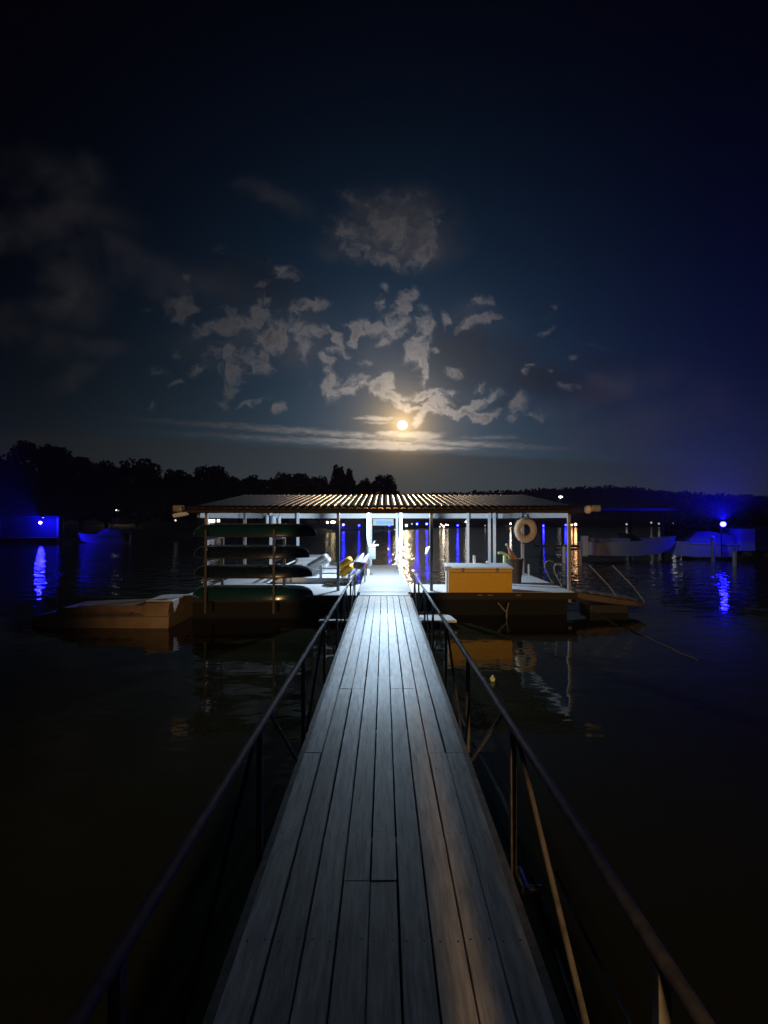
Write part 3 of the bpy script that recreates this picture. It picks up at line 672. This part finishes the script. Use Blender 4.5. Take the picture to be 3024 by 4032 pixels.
# ------------------------------------------------------------------ pontoon boat in the left slip
pb = thing('pontoon_boat', (-2.0, 16.0, .2), 'grey seated pontoon boat with white railings in the left slip', 'boat')
MB().box(-3.1, -.95, 13.45, 18.6, .62, .72).build('deck', M_hullw, pb, bevel=.02)
for x in (-2.75, -1.3): MB().tube((x, 13.5, .25), (x, 18.5, .25), .3, n=20).build('pontoon', M_galv, pb, smooth=True)
MB().box(-3.08, -.97, 13.43, 13.445, .6, .74).build('bow_trim', M_white, pb)
for x in (-3.0, -2.3, -1.82, -1.78, -1.0):
    MB().box(x - .02, x + .02, 13.5, 13.54, .72, 1.12).build('rail_post', M_white, pb)
for z in (.86, 1.0): MB().box(-3.0, -1.0, 13.51, 13.53, z - .02, z + .02).build('rail', M_white, pb)
for x in (-3.02, -.98):
    for z in (.86, 1.0): MB().box(x - .01, x + .01, 13.55, 18.4, z - .02, z + .02).build('rail', M_white, pb)
SM = Matrix.Rotation(R(-30), 4, 'Y')
for k, (x, y, z) in enumerate(((-1.95, 13.9, 1.18), (-1.9, 14.25, 1.05))):
    o = MB(); o.box(-.32, .32, -.25, .25, -.075, .075, Matrix.Translation((x, y, z)) @ SM); o.build('seat_cushion', M_grey, pb, bevel=.06)
o = MB(); o.box(-.5, .5, -.4, .4, -.1, .1, Matrix.Translation((-2.3, 15.2, .95))); o.build('bench', M_grey, pb, bevel=.06)
MB().box(-2.95, -2.0, 16.0, 17.5, .73, 1.1).build('bench', M_grey, pb, bevel=.05)
# kayaks leaning over the slip edge
def kayak(px, py, Y, m, lb, ln=1.9, r=.17, tilt=18, yaw=-8, grp='kayaks left of the walkway'):
    p = at(px, py, Y); k = thing('kayak', p, lb, 'kayak', grp)
    Mx = Matrix.Translation(p) @ Matrix.Rotation(R(yaw), 4, 'Z') @ Matrix.Rotation(R(tilt), 4, 'X')
    o = MB(); rings = []
    for i in range(15):
        t = i/14; w_ = r*max(.08, math.sin(math.pi*min(.98, max(.02, t*.9 + .08)))**.55)
        rings.append([Mx @ Vector((w_*1.1*math.cos(a), t*ln, w_*.85*math.sin(a) + .05*t*t)) for a in [j*2*math.pi/14 for j in range(14)]])
    o.loft(rings); o.build('hull', m, k, smooth=True)
    q = Mx @ Vector((0, ln*.5, r*.85)); o = MB(); o.lathe([(.06, 0), (.12, .01), (.13, .03), (.11, .035)], q, 16); o.build('cockpit_rim', M_black, k, smooth=True)
    return k
def cushion(px, py, Y, lb, w_=.44, th=.2):
    p = at(px, py, Y); k = thing('foam_cushion', p, lb, 'cushion', 'yellow cushions left of the walkway')
    Mx = Matrix.Translation(p) @ Matrix.Rotation(R(-38), 4, 'Y'); o = MB(); rings = []
    for i in range(13):
        t = math.sin((i/12*2 - 1)*math.pi/2); q = (1 - min(.999, abs(t))**5)**.45
        rings.append([Mx @ Vector((t*w_/2, .26*q*math.copysign(abs(math.cos(a))**.55, math.cos(a)), th/2*q*math.copysign(abs(math.sin(a))**.7, math.sin(a)))) for a in [j*2*math.pi/16 for j in range(16)]])
    o.loft(rings); o.build('pad', M_yellow, k, smooth=True)
    o = MB(); o.path([Mx @ Vector((-w_/2 + .01, -.08, 0)), Mx @ Vector((-w_/2 - .05, -.05, 0)), Mx @ Vector((-w_/2 - .05, .05, 0)), Mx @ Vector((-w_/2 + .01, .08, 0))], .02, 8); o.build('grab_strap', M_black, k, smooth=True)
cushion(1362, 2216, 13.3, 'upper of the two yellow foam cushions left of the walkway')
cushion(1365, 2244, 13.3, 'lower of the two yellow foam cushions, below the other', .46, .22)
cr_ = thing('cushion_stand', (xat(1364, 13.3), 13.3, DZ), 'low white stand under the yellow cushions', 'stand')
for dx in (-.1, .1): MB().box(xat(1364, 13.3) + dx - .02, xat(1364, 13.3) + dx + .02, 13.2, 13.4, DZ - .1, zat(2252, 13.3)).build('leg', M_white, cr_)
MB().box(xat(1364, 13.3) - .2, xat(1364, 13.3) + .2, 13.12, 13.48, DZ + .04, DZ + .08).build('shelf', M_white, cr_)
kayak(1376, 2268, 13.0, M_lav, 'pale lavender kayak next to the yellow pair', 1.1, .09, 28, -22)
kayak(1398, 2270, 13.0, M_lav, 'pale lavender kayak nearest the left gangway rail', 1.1, .085, 28, -22)
a = at(1438, 2222, 13.6); fb = thing('float_ball', (a.x, 13.6, a.z - .08), 'red float ball hanging by the end of the left handrail', 'float ball')
MB().sphere(a, .085, 12).build('ball', M_red, fb, smooth=True)
MB().tube(a + Vector((0, 0, .08)), a + Vector((0, .02, .13)), .014).build('eye', M_red, fb, smooth=True)
MB().path([a + Vector((0, 0, -.08)), (a.x, 13.6, DZ)], .02, 8).build('stalk', M_white, fb, smooth=True)

# ------------------------------------------------------------------ neighbouring dock and boats on the right
def speedboat(name, c, ln, wd, rotz, hull, label, scale_h=1., cover=False, group=None):
    o = thing(name, c, label, 'boat', group)
    Mx = Matrix.Translation(c) @ Matrix.Rotation(rotz, 4, 'Z')
    def sec(t, z0, z1, w0, w1): x = (t - .5)*ln; return [Mx @ Vector(p) for p in ((x, -w0, z0), (x, w0, z0), (x + .0, w1, z1), (x, -w1, z1))]
    m = MB(); m.loft([sec(0, .0, .75, wd*.36, wd*.5), sec(.45, -.05, .8, wd*.36, wd*.5), sec(.75, .05, .9, wd*.25, wd*.42), sec(.92, .3, 1., wd*.08, wd*.2), sec(1., .6, 1.05, .02, .04)]); m.build('hull', hull, o, smooth=True)
    m = MB()
    for s in (-1, 1): m.path([Mx @ Vector(((t - .5)*ln, s*w_*wd, z)) for t, w_, z in ((0, .505, .72), (.45, .505, .77), (.75, .43, .87), (.92, .21, .97), (1., .04, 1.03))], .04, 6)
    m.build('rub_rail', M_hullw, o, smooth=True)
    if cover:
        m = MB(); m.loft([sec(.02, .76, 1.25, wd*.45, wd*.3), sec(.3, .8, 1.5, wd*.46, wd*.32), sec(.42, .82, 1.45, wd*.46, wd*.2), sec(.55, .84, .95, wd*.44, wd*.3)]); m.build('cover', M_canvas, o, bevel=.05)
        m = MB(); m.box(-.5*ln - .3, -.5*ln - .02, -.15, .15, .1, 1.0, Mx); m.build('outboard', M_hulld, o, bevel=.05)
    else:
        m = MB(); m.loft([sec(.5, .82, .86, wd*.42, wd*.4), sec(.42, 1.2, 1.24, wd*.32, wd*.3)]); m.build('windshield', M_glass, o)
        m = MB(); m.box(-.45*ln, -.1*ln, -wd*.35, wd*.35, .76, .98, Mx); m.build('seats', M_grey, o, bevel=.06)
        m = MB(); m.box(-.5*ln - .35, -.5*ln - .02, -.18, .18, -.1, 1.1, Mx); m.build('outboard', M_hullw, o, bevel=.06)
    return o
nd = thing('neighbour_dock', (19, 30, 0), 'dim roofed dock across the water on the right', 'dock')
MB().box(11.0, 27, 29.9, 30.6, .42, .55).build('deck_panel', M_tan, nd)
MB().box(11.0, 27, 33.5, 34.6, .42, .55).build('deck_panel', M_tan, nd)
MB().box(11.0, 27, 26.6, 34.5, -.2, .1).build('float_block', M_float, nd) if 0 else None
for x in (11.4, 17.8): 
    for y in (30.2, 34.2): MB().box(x - .06, x + .06, y - .06, y + .06, -.3, 3.0).build('roof_post', M_black, nd)
o = MB(); o.loft([[(10.6, 29.2, 2.95), (18.2, 29.2, 2.95), (18.2, 29.2, 3.07), (10.6, 29.2, 3.07)], [(10.6, 31.9, 3.35), (18.2, 31.9, 3.35), (18.2, 31.9, 3.45), (10.6, 31.9, 3.45)], [(10.6, 34.9, 2.95), (18.2, 34.9, 2.95), (18.2, 34.9, 3.07), (10.6, 34.9, 3.07)]]); o.build('roof', M_black, nd)
speedboat('speedboat', Vector((14.6, 27.9, .35)), 5.6, 2.1, R(8), M_hullw, 'dim white speedboat with windshield moored at the right neighbour dock')
speedboat('speedboat', Vector((18.6, 29.0, .2)), 4.6, 2.0, R(170), M_hullw, 'white speedboat with canvas cover dimly lit beside the blue lamp', cover=True)
lk = thing('storage_shed', (21.2, 27.6, .55), 'pale flat sided shed standing right of the blue lamp', 'shed')
a = at(2916, 2208, 27.6); c = at(2974, 2082, 27.6)
MB().box(a.x, c.x, 27.6, 29.2, max(.56, a.z), c.z).build('wall', M_shed, lk, bevel=.01)
MB().box(a.x + .02, c.x + 1.4, 27.5, 29.3, c.z + .002, c.z + .08).build('roof', M_roofd, lk)
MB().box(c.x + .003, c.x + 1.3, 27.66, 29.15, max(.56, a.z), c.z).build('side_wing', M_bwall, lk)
for (px, pt, pb_, Y, lb) in ((2283, 2165, 2207, 24.5, 'white topped piling just right of the right dock post'), (2221, 2157, 2196, 26., 'white topped piling just left of the right dock post'), (2892, 2178, 2228, 24.3, 'pale piling in front of the blue lit shed'), (2807, 2118, 2180, 27., 'tall pale piling left of the blue lit shed')):
    x = xat(px, Y); p = thing('mooring_piling', (x, Y, 0), lb, 'piling', 'mooring pilings on the right')
    MB().tube((x, Y, -.5), (x, Y, zat(pt, Y)), .11, n=14).build('pile', M_hullw, p, smooth=True)
    MB().lathe([(.12, 0), (.12, .03), (.02, .12)], (x, Y, zat(pt, Y) + .002), 14).build('cap', M_hullw, p, smooth=True)

# ------------------------------------------------------------------ left far dock and boat
d2 = thing('roofed_dock', (-37, 52, 0), 'low roofed dock round the blue lamp on the far left shore', 'dock')
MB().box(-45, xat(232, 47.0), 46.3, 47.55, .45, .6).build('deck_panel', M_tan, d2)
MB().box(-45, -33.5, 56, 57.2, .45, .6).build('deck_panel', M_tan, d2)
for x in (-44, -38.5, -32.6):
    for y in (47.3, 56.8): MB().box(x - .07, x + .07, y - .07, y + .07, -.3, 2.6).build('roof_post', M_post, d2)
o = MB(); o.loft([[(-45.4, 46.9, 2.6), (-32.2, 46.9, 2.6), (-32.2, 46.9, 2.72), (-45.4, 46.9, 2.72)], [(-45.4, 52.5, 3.2), (-32.2, 52.5, 3.2), (-32.2, 52.5, 3.32), (-45.4, 52.5, 3.32)], [(-45.4, 57.5, 2.6), (-32.2, 57.5, 2.6), (-32.2, 57.5, 2.72), (-45.4, 57.5, 2.72)]]); o.build('roof', M_roofd, d2)
MB().box(xat(-40, 47.6), xat(232, 47.6), 47.6, 47.8, -.3, 2.55).build('halo_wall', M_bwall, d2)  # wall added behind the blue lamp so its glow spreads as a halo
speedboat('moored_boat', Vector((xat(405, 48.4), 48.4, -.02)), 5.0, 2.0, R(180), M_hullw, 'covered runabout washed in blue light on the left water', cover=True)

# ------------------------------------------------------------------ lamps round the lake
def lampmat(nm, c, es): return mat('bulb_' + nm, (.8, .8, .8), .5, emit=c, es=es, var=.02)
BL = lampmat('blue', (.045, .03, 1.), 1); BL2 = lampmat('blue_white', (.25, .3, 1.), 1)
def shore_lamp(px, py, Y, r, c, es, label, ground=0., group='shore lamps across the lake', arm=True):
    p = at(px, py, Y)
    if c[2] == 1. and c[0] < .3: c = (.02, .018, 1.) if es < 150 else (.006, .005, 1.)
    l = thing('shore_lamp', (p.x, p.y, ground), label, 'lamp', group)
    m = lampmat('%d_%d_%d_%g' % (int(c[0]*100), int(c[1]*100), int(c[2]*100), es), c, es)
    MB().sphere(p, r, 8, .5 if r >= .4 else 1.).build('bulb', m, l, smooth=True)
    o = MB(); o.tube((p.x, p.y + r*1.1, ground - .3), (p.x, p.y + r*1.1, p.z + r*1.15), max(.03, r*.18), n=8)
    o.lathe([(r*.2, r*1.35), (r*1.1, r*1.02), (r*1.1, r*.95), (r*.2, r*1.25)], p, 10)
    o.build('pole', M_black, l)
    return l
WARM = (1., .50, .2); WW = (1., .82, .6); WH = (.9, .95, 1.); BB = (.03, .012, 1.)
shore_lamp(160, 2058, 46.5, .13, (.10, .08, 1.), 2300, 'brightest blue lamp on the far left dock', .6)
shore_lamp(171, 2042, 54, .13, (.35, .3, 1.), 6, 'small violet lamp just above the bright blue one on the left', .6)
shore_lamp(196, 2046, 53, .12, (.5, .45, 1.), 8, 'small pale lamp right of the bright blue one on the left', .6)
shore_lamp(2848, 2064, 26.65, .14, (.10, .08, 1.), 230, 'brightest blue lamp on the right neighbour dock', .55)
shore_lamp(466, 2006, 74, .42, WW, 12, 'large white porch lamp under the left treeline', 1)
shore_lamp(440, 2008, 76, .18, WW, 2, 'faint porch lamp just left of the large white one', 1)
shore_lamp(763, 1968, 84, .2, (.75, 1., .8), 6, 'lone greenish lamp high above the left end of the dock roof', 2)
shore_lamp(692, 2049, 60, .12, WW, 1.2, 'faint warm lamp left of the dock roof end', .4)
shore_lamp(1290, 2057, 92, .22, WW, 8, 'cream lamp at the left of a bright pair behind the left slip', .6)
shore_lamp(1312, 2056, 92, .5, (1., .8, .42), 9, 'widest cream lamp seen behind the left slip', .6)
shore_lamp(1353, 2066, 100, .26, (.06, .06, 1.), 70, 'strong blue white lamp beside the left walkway posts', .6)
shore_lamp(1415, 2069, 104, .22, (.1, .1, 1.), 30, 'blue white lamp over the row of warm lights', .6)
shore_lamp(1534, 2068, 104, .22, (.1, .1, 1.), 40, 'blue lamp just under the hanging sign', .6)
for i, px in enumerate((1359, 1382, 1405, 1428, 1440, 1481, 1497, 1511, 1523, 1530)):
    shore_lamp(px, 2084.5, 108, .23 if i < 7 else .17, WARM, 4.5 if i < 7 else 2.5, 'warm dock light in the low row across the lake behind the walkway', .1, 'low row of warm dock lights')
shore_lamp(1601, 2069, 110, .34, (1., .95, .85), 2.5, 'big round white lamp right of the walkway posts', .6)
shore_lamp(1623, 2063, 112, .16, (.6, .6, 1.), 2, 'dim violet lamp between the big white one and the blue pair', .6)
shore_lamp(1643, 2063, 112, .22, (.2, .2, 1.), 90, 'left lamp of the blue pair seen through the right slip', .6)
shore_lamp(1681, 2063, 112, .24, (.2, .2, 1.), 90, 'right lamp of the blue pair seen through the right slip', .6)
for i, (px, py, es) in enumerate(((1737, 2064, 4), (1743, 2069, 6), (1748, 2073, 30), (1757, 2066, 9), (1764, 2067, 9), (1733, 2074, 3))):
    shore_lamp(px, py, 125, .2, WW, es*.6, ['dim warm lamp at the top left of the bright cluster', 'warm lamp in the middle of the bright cluster', 'brightest lamp of the warm cluster, with the long streak below', 'cream lamp on the right of the warm cluster', 'outermost right lamp of the warm cluster', 'lowest left lamp of the warm cluster'][i], .6, 'cluster of warm lamps behind the right slip')
shore_lamp(1803, 2069, 125, .22, (.1, .1, 1.), 40, 'lone blue lamp between the warm cluster and the rear post', .6)
shore_lamp(1836, 2055, 150, .32, WW, 8, 'cream lamp touching the rear post behind the dock locker', .6)
shore_lamp(1911, 2069, 150, .2, WW, .6, 'very faint lamp left of the paired rear posts', .6)
shore_lamp(2011, 2062, 150, .28, WW, 10, 'warm white lamp just left of the ring buoy', .6)
shore_lamp(2140, 2070, 140, .26, (.12, .1, 1.), 40, 'blue lamp just right of the ring buoy', .6)
shore_lamp(2228, 2067, 140, .26, (.14, .12, 1.), 30, 'blue lamp just left of the right dock post', .6)
shore_lamp(2252, 2067, 140, .26, WARM, 8, 'smaller orange lamp touching the right dock post', .6)
shore_lamp(2267, 2065, 140, .38, WARM, 12, 'larger orange lamp right of the right dock post', .6)
shore_lamp(2209, 1957, 190, .75, (1., 1., .9), 9, 'bright white lamp high on the dark hill above the right end of the roof', 6)
for i, (px, py, es) in enumerate(((2468, 2064, .5), (2482, 2061, .4), (2565, 2058, .4), (2595, 2062, .4), (2653, 2058, 2.5), (2687, 2063, 6))):
    shore_lamp(px, py, 150, .3, WH, es, ['faint lamp over the dark speedboat, leftmost of the dim far row', 'faint lamp second from the left in the dim far row', 'faint lamp third from the left in the dim far row', 'faint smudge of a lamp fourth along the dim far row', 'small white lamp left of the blue glow', 'brighter white lamp nearest the blue glow'][i], .6, 'dim far row of lamps on the right')
# shore lamp behind the viewer: the warm light on the box, buoy and floats
sl = thing('street_lamp', (.33, -14, .9), 'warm sodium street lamp on the bank behind the gangway', 'street lamp')
MB().tube((.33, -14.2, .5), (.33, -14.2, 3.9), .06, .045).build('pole', M_galv, sl, smooth=True)
MB().box(.18, .48, -14.25, -13.75, 3.82, 3.92).build('head', M_galv, sl, bevel=.02)
MB().box(.22, .44, -14.1, -13.8, 3.79, 3.812).build('lens', mat('sodium_lens', (.8, .7, .5), .4, emit=(1., .5, .12), es=30), sl)
pl = bpy.data.lights.new('street_lamp_light', 'SPOT'); po = bpy.data.objects.new('street_lamp_light', pl); COL.objects.link(po)
po.location = (.33, -13.95, 3.7); pl.energy = 9500; pl.color = (1., .58, .23); pl.shadow_soft_size = .2; pl.spot_size = R(36); pl.spot_blend = .6
po.rotation_euler = Vector((.45, 25.5, -2.6)).to_track_quat('-Z', 'Y').to_euler()

# ------------------------------------------------------------------ land, house and trees
def land(name, pts, zt_, ztop):  # pts: shoreline from left to right; land runs away behind it
    o = MB(); N = len(pts); rows = []
    for (d, z) in ((-2, -1.), (.5, .25), (8, zt_), (45, ztop)):
        rows.append([(x + (.25*d if x > 0 else -.1*d), y + d, z + (.3*noise.noise((x*.2, y*.2, d)) if d > 0 else 0)) for x, y in pts])
    o.loft(rows, cap=False, closed=False); o.build(name, M_land, kind='structure'); return o
land('left_shore', [(-140, 50), (-70, 54), (-45, 60), (-33, 64), (-22, 76), (-12, 90), (-4, 102), (3, 109), (5, 112)], 1.2, 4.)
land('far_shore', [(-60, 150), (0, 138), (12, 132), (30, 150), (60, 150), (100, 160), (200, 150), (280, 120)], 2., 5.)
def leafquad(o, p, s):
    a = Vector((random.gauss(0, 1), random.gauss(0, 1), random.gauss(0, 1))).normalized(); b_ = a.orthogonal().normalized(); c_ = a.cross(b_)
    k = random.uniform(.6, 1.2)*s
    o.add([p + b_*k, p + c_*k*.7, p - b_*k, p - c_*k*.7], [(0, 1, 2, 3)])
def crown(o, c, rx, rz, n, s):
    for _ in range(n):
        while True:
            q = Vector((random.uniform(-1, 1), random.uniform(-1, 1), random.uniform(-1, 1)))
            if q.length <= 1: break
        q = q.normalized() * (q.length ** .6)
        leafquad(o, Vector((c[0] + q.x*rx, c[1] + q.y*rx, c[2] + q.z*rz)), s)
def tree(px, py, wpx, Y, label, group, style='round', ground=1.5):
    """top at photo pixel (px, py), crown about wpx wide, standing at distance Y"""
    x = xat(px, Y); H = zat(py, Y); w_ = wpx/F*Y/2
    t = thing('tree', (x, Y, ground), label, 'tree', group)
    tr = MB(); tr.path([(x, Y, ground - .5), (x + .1, Y, ground + (H - ground)*.35), (x, Y, ground + (H - ground)*.75)], .28, 8, .08)
    for k in range(5):
        a = k*1.26 + px; z = ground + (H - ground)*(.35 + .08*k); tr.tube((x, Y, z), (x + math.cos(a)*w_*.6, Y + math.sin(a)*w_*.6, z + w_*.5), .09, .03, 6)
    tr.build('trunk', M_trunk, t, smooth=True)
    o = MB(); h_ = H - ground
    if style == 'spire':
        for sx, top in ((-.42, 1.), (-.12, .95), (.38, .92)):
            for k in range(9):
                f = k/8; crown(o, (x + sx*w_, Y, ground + h_*top*(.3 + .67*f)), w_*(.66 - .5*f**1.5), h_*.09, 110, .34)
        crown(o, (x, Y, ground + h_*.45), w_*1.15, h_*.38, 700, .5); crown(o, (x, Y, ground + h_*.7), w_*.75, h_*.16, 300, .4)
    else:
        crown(o, (x, Y, ground + h_*.62), w_*.86, h_*.33, 520, .5)
        for k in range(11):
            a = random.uniform(0, 6.28); e = random.uniform(.1, 1.35)
            q = Vector((math.cos(a)*math.cos(e)*w_*.8, math.sin(a)*math.cos(e)*w_*.8, math.sin(e)*h_*.28))
            crown(o, (x + q.x, Y + q.y, ground + h_*.64 + q.z), w_*.33, h_*.11, 75, .28)
        crown(o, (x, Y, ground + h_*.3), w_*.8, h_*.25, 250, .5)
    o.build('crown', M_leaf, t)
    return t
G = 'treeline on the left shore'; LB = 'dark leafy tree lost in the unbroken treeline on the left shore'
tree(135, 1736, 190, 62, 'tallest broad tree in the treeline near the left edge', G)
tree(20, 1795, 190, 62, 'dark tree cut by the left edge of the view', G)
for (px, py, wpx, Y) in ((235, 1765, 150, 64), (320, 1802, 150, 66), (420, 1818, 150, 68), (690, 1850, 130, 76), (755, 1870, 90, 78), (915, 1880, 110, 86), (1255, 1876, 110, 100), (1440, 1886, 70, 108)):
    tree(px, py, wpx, Y, LB, G)
tree(540, 1808, 220, 72, 'wide flat topped tree between the left edge and the dome shaped tree', G)
tree(830, 1834, 180, 82, 'dome shaped tree standing clear above the left treeline', G)
tree(1000, 1872, 120, 92, 'low bushy tree just right of the dome shaped tree', G)
tree(1120, 1862, 150, 96, 'broad rounded tree left of the spired tree', G)
tree(1195, 1864, 130, 97, 'rounded tree touching the broad one, left of the spired tree', G)
tree(1352, 1840, 130, 104, 'ragged tree with three spires left of the moon', G, 'spire')
tree(1508, 1866, 118, 110, 'round tree at the right end of the treeline below the moon', G)
tree(1562, 1935, 50, 112, 'small bush like tree hanging over the tip of the left shore', G)
# dense understorey that reads as one mass
o = MB()
for k in range(5200):
    t = random.random(); px = -60 + 1620*t; Y = 60 + 52*max(0, t - .02) + random.uniform(-1, 5)
    top = 1870 if px < 250 else (1890 if px < 1100 else 1915)
    py = random.uniform(top, 2040); leafquad(o, at(px, py, Y), random.uniform(.6, 1.1))
o.build('shore_undergrowth', M_leaf, kind='stuff')
# wooded hill on the right, far across the lake
crest = [(1400, 1960), (1560, 1950), (1700, 1941), (1850, 1938), (2050, 1930), (2200, 1922), (2400, 1914), (2500, 1919), (2600, 1930), (2800, 1944), (3100, 1955), (3500, 1965)]
def crest_y(px):
    for (a, ya), (b_, yb) in zip(crest[:-1], crest[1:]):
        if a <= px <= b_: return ya + (yb - ya)*(px - a)/(b_ - a)
    return crest[-1][1]
HY = 235; o = MB(); rows = [[], [], [], []]
for k in range(90):
    px = 1400 + 2100*k/89; zt_ = zat(crest_y(px) + 6, HY)
    for i, (d, f) in enumerate(((-65, .05), (-35, .4), (0, 1.), (50, .6))): rows[i].append((xat(px, HY)*(1 + d/HY*.6), HY + d, zt_*f + 1.2*noise.noise((px*.01, d, 0))))
o.loft(rows, cap=False, closed=False); o.build('hill', M_land, kind='structure')
o = MB()
for k in range(9000):
    px = random.uniform(1400, 3500); d = random.uniform(-60, 4); f = .05 + .95*max(0, (d + 60)/60)
    zt_ = zat(crest_y(px) + 5, HY) * min(1, f); bump = 1.3*abs(noise.noise((px*.035, 1, 0)))
    leafquad(o, Vector((xat(px, HY)*(1 + d/HY*.6), HY + d, zt_ + random.uniform(-.8, .6) + bump)), random.uniform(.7, 1.3))
o.build('hill_woods', M_leaf, kind='stuff')
# bushes added behind the right blue lamp to catch its glow as a halo
for (px, pt, w_, Y, lb) in ((2700, 1990, 150, 30.2, 'added low dark bush well left of the right blue lamp, behind the covered boat'), (2800, 1950, 190, 29.8, 'added tall dark bush just left of the right blue lamp'), (2878, 1958, 130, 29.6, 'added dark bush between the right blue lamp and the pale shed'), (2990, 1955, 150, 31.5, 'added dark bush rising behind the pale shed at the right edge')):
    x = xat(px, Y); zt_ = zat(pt, Y); t = thing('halo_bush', (x, Y, .4), lb, 'bush', 'added bushes by the right blue lamp')
    MB().path([(x, Y, -.5), (x + .05, Y, 1.2), (x, Y, zt_*.7)], .12, 8, .04).build('trunk', M_trunk, t, smooth=True)
    o = MB(); rx = w_/F*Y/2
    crown(o, (x, Y, zt_*.5), rx, zt_*.5, 3200, .11)
    for k in range(7): crown(o, (x + random.uniform(-.8, .8)*rx, Y + random.uniform(-.5, .2)*rx, zt_*random.uniform(.35, .85)), rx*.4, zt_*.14, 260, .09)
    o.build('crown', M_bush, t)
def glow_beam(px, py, Y, W_, size, aim):  # added spot lighting the haze for a halo round a blue lamp
    p = at(px, py, Y); d = bpy.data.lights.new('blue_halo_spot', 'SPOT'); o_ = bpy.data.objects.new('blue_halo_spot', d); COL.objects.link(o_)
    o_.location = p + Vector((0, -.05, .24)); d.energy = W_; d.color = (.006, .003, 1.); d.spot_size = R(size); d.spot_blend = 1.; d.shadow_soft_size = .05
    o_.rotation_euler = Vector(aim).to_track_quat('-Z', 'Y').to_euler()
glow_beam(2848, 2064, 26.65, 30000, 160, (-.35, -.15, 1))
glow_beam(160, 2058, 46.5, 11000, 120, (-.6, -.7, .55))
# lit house on the left shore
hs = thing('lakeside_house', (xat(830, 70), 70, 1.), 'small lit house glimpsed between the left roof end and the top canoe', 'house')
a = at(780, 2085, 70); c = at(905, 2020, 70)
MB().box(a.x, c.x, 70, 74, .3, c.z).build('wall', M_wall, hs)
o = MB(); o.loft([[(a.x - .4, 69.5, c.z), (c.x + .4, 69.5, c.z), (c.x + .4, 69.5, c.z + .12), (a.x - .4, 69.5, c.z + .12)], [(a.x - .4, 72, c.z + 1.), (c.x + .4, 72, c.z + 1.), (c.x + .4, 72, c.z + 1.12), (a.x - .4, 72, c.z + 1.12)], [(a.x - .4, 74.5, c.z), (c.x + .4, 74.5, c.z), (c.x + .4, 74.5, c.z + .12), (a.x - .4, 74.5, c.z + .12)]]); o.build('roof', M_roofd, hs)
M_win = mat('lit_window', (.7, .7, .7), .4, emit=(1., .93, .88), es=2.6); M_win2 = mat('violet_window', (.7, .7, .7), .4, emit=(.5, .45, 1.), es=.9)
for (p0_, p1_, q0, q1, m) in ((812, 848, 2045, 2057, M_win), (810, 826, 2061, 2069, M_win), (829, 846, 2061, 2068, M_win2), (856, 867, 2045, 2056, M_win)):
    A_ = at(p0_, q1, 69.97); C_ = at(p1_, q0, 69.97); fr = MB().box(A_.x - .06, C_.x + .06, 69.95, 69.99, A_.z - .06, C_.z + .06).build('window', M_wall, hs)
    MB().box(A_.x, C_.x, 69.93, 69.947, A_.z, C_.z).build('pane', m, fr)

# ------------------------------------------------------------------ night haze
HAZE = .0006
if HAZE:
    hm = bpy.data.materials.new('night_haze'); hm.use_nodes = True; t3 = hm.node_tree; t3.nodes.clear()
    pv = nn(t3, 'ShaderNodeVolumePrincipled'); pv.inputs['Color'].default_value = (.85, .88, .95, 1); pv.inputs['Density'].default_value = HAZE; pv.inputs['Anisotropy'].default_value = 0.
    oo = nn(t3, 'ShaderNodeOutputMaterial'); t3.links.new(pv.outputs[0], oo.inputs['Volume'])
    MB().box(-310, 310, -50, 310, -4, 22).build('haze', hm, kind='stuff')
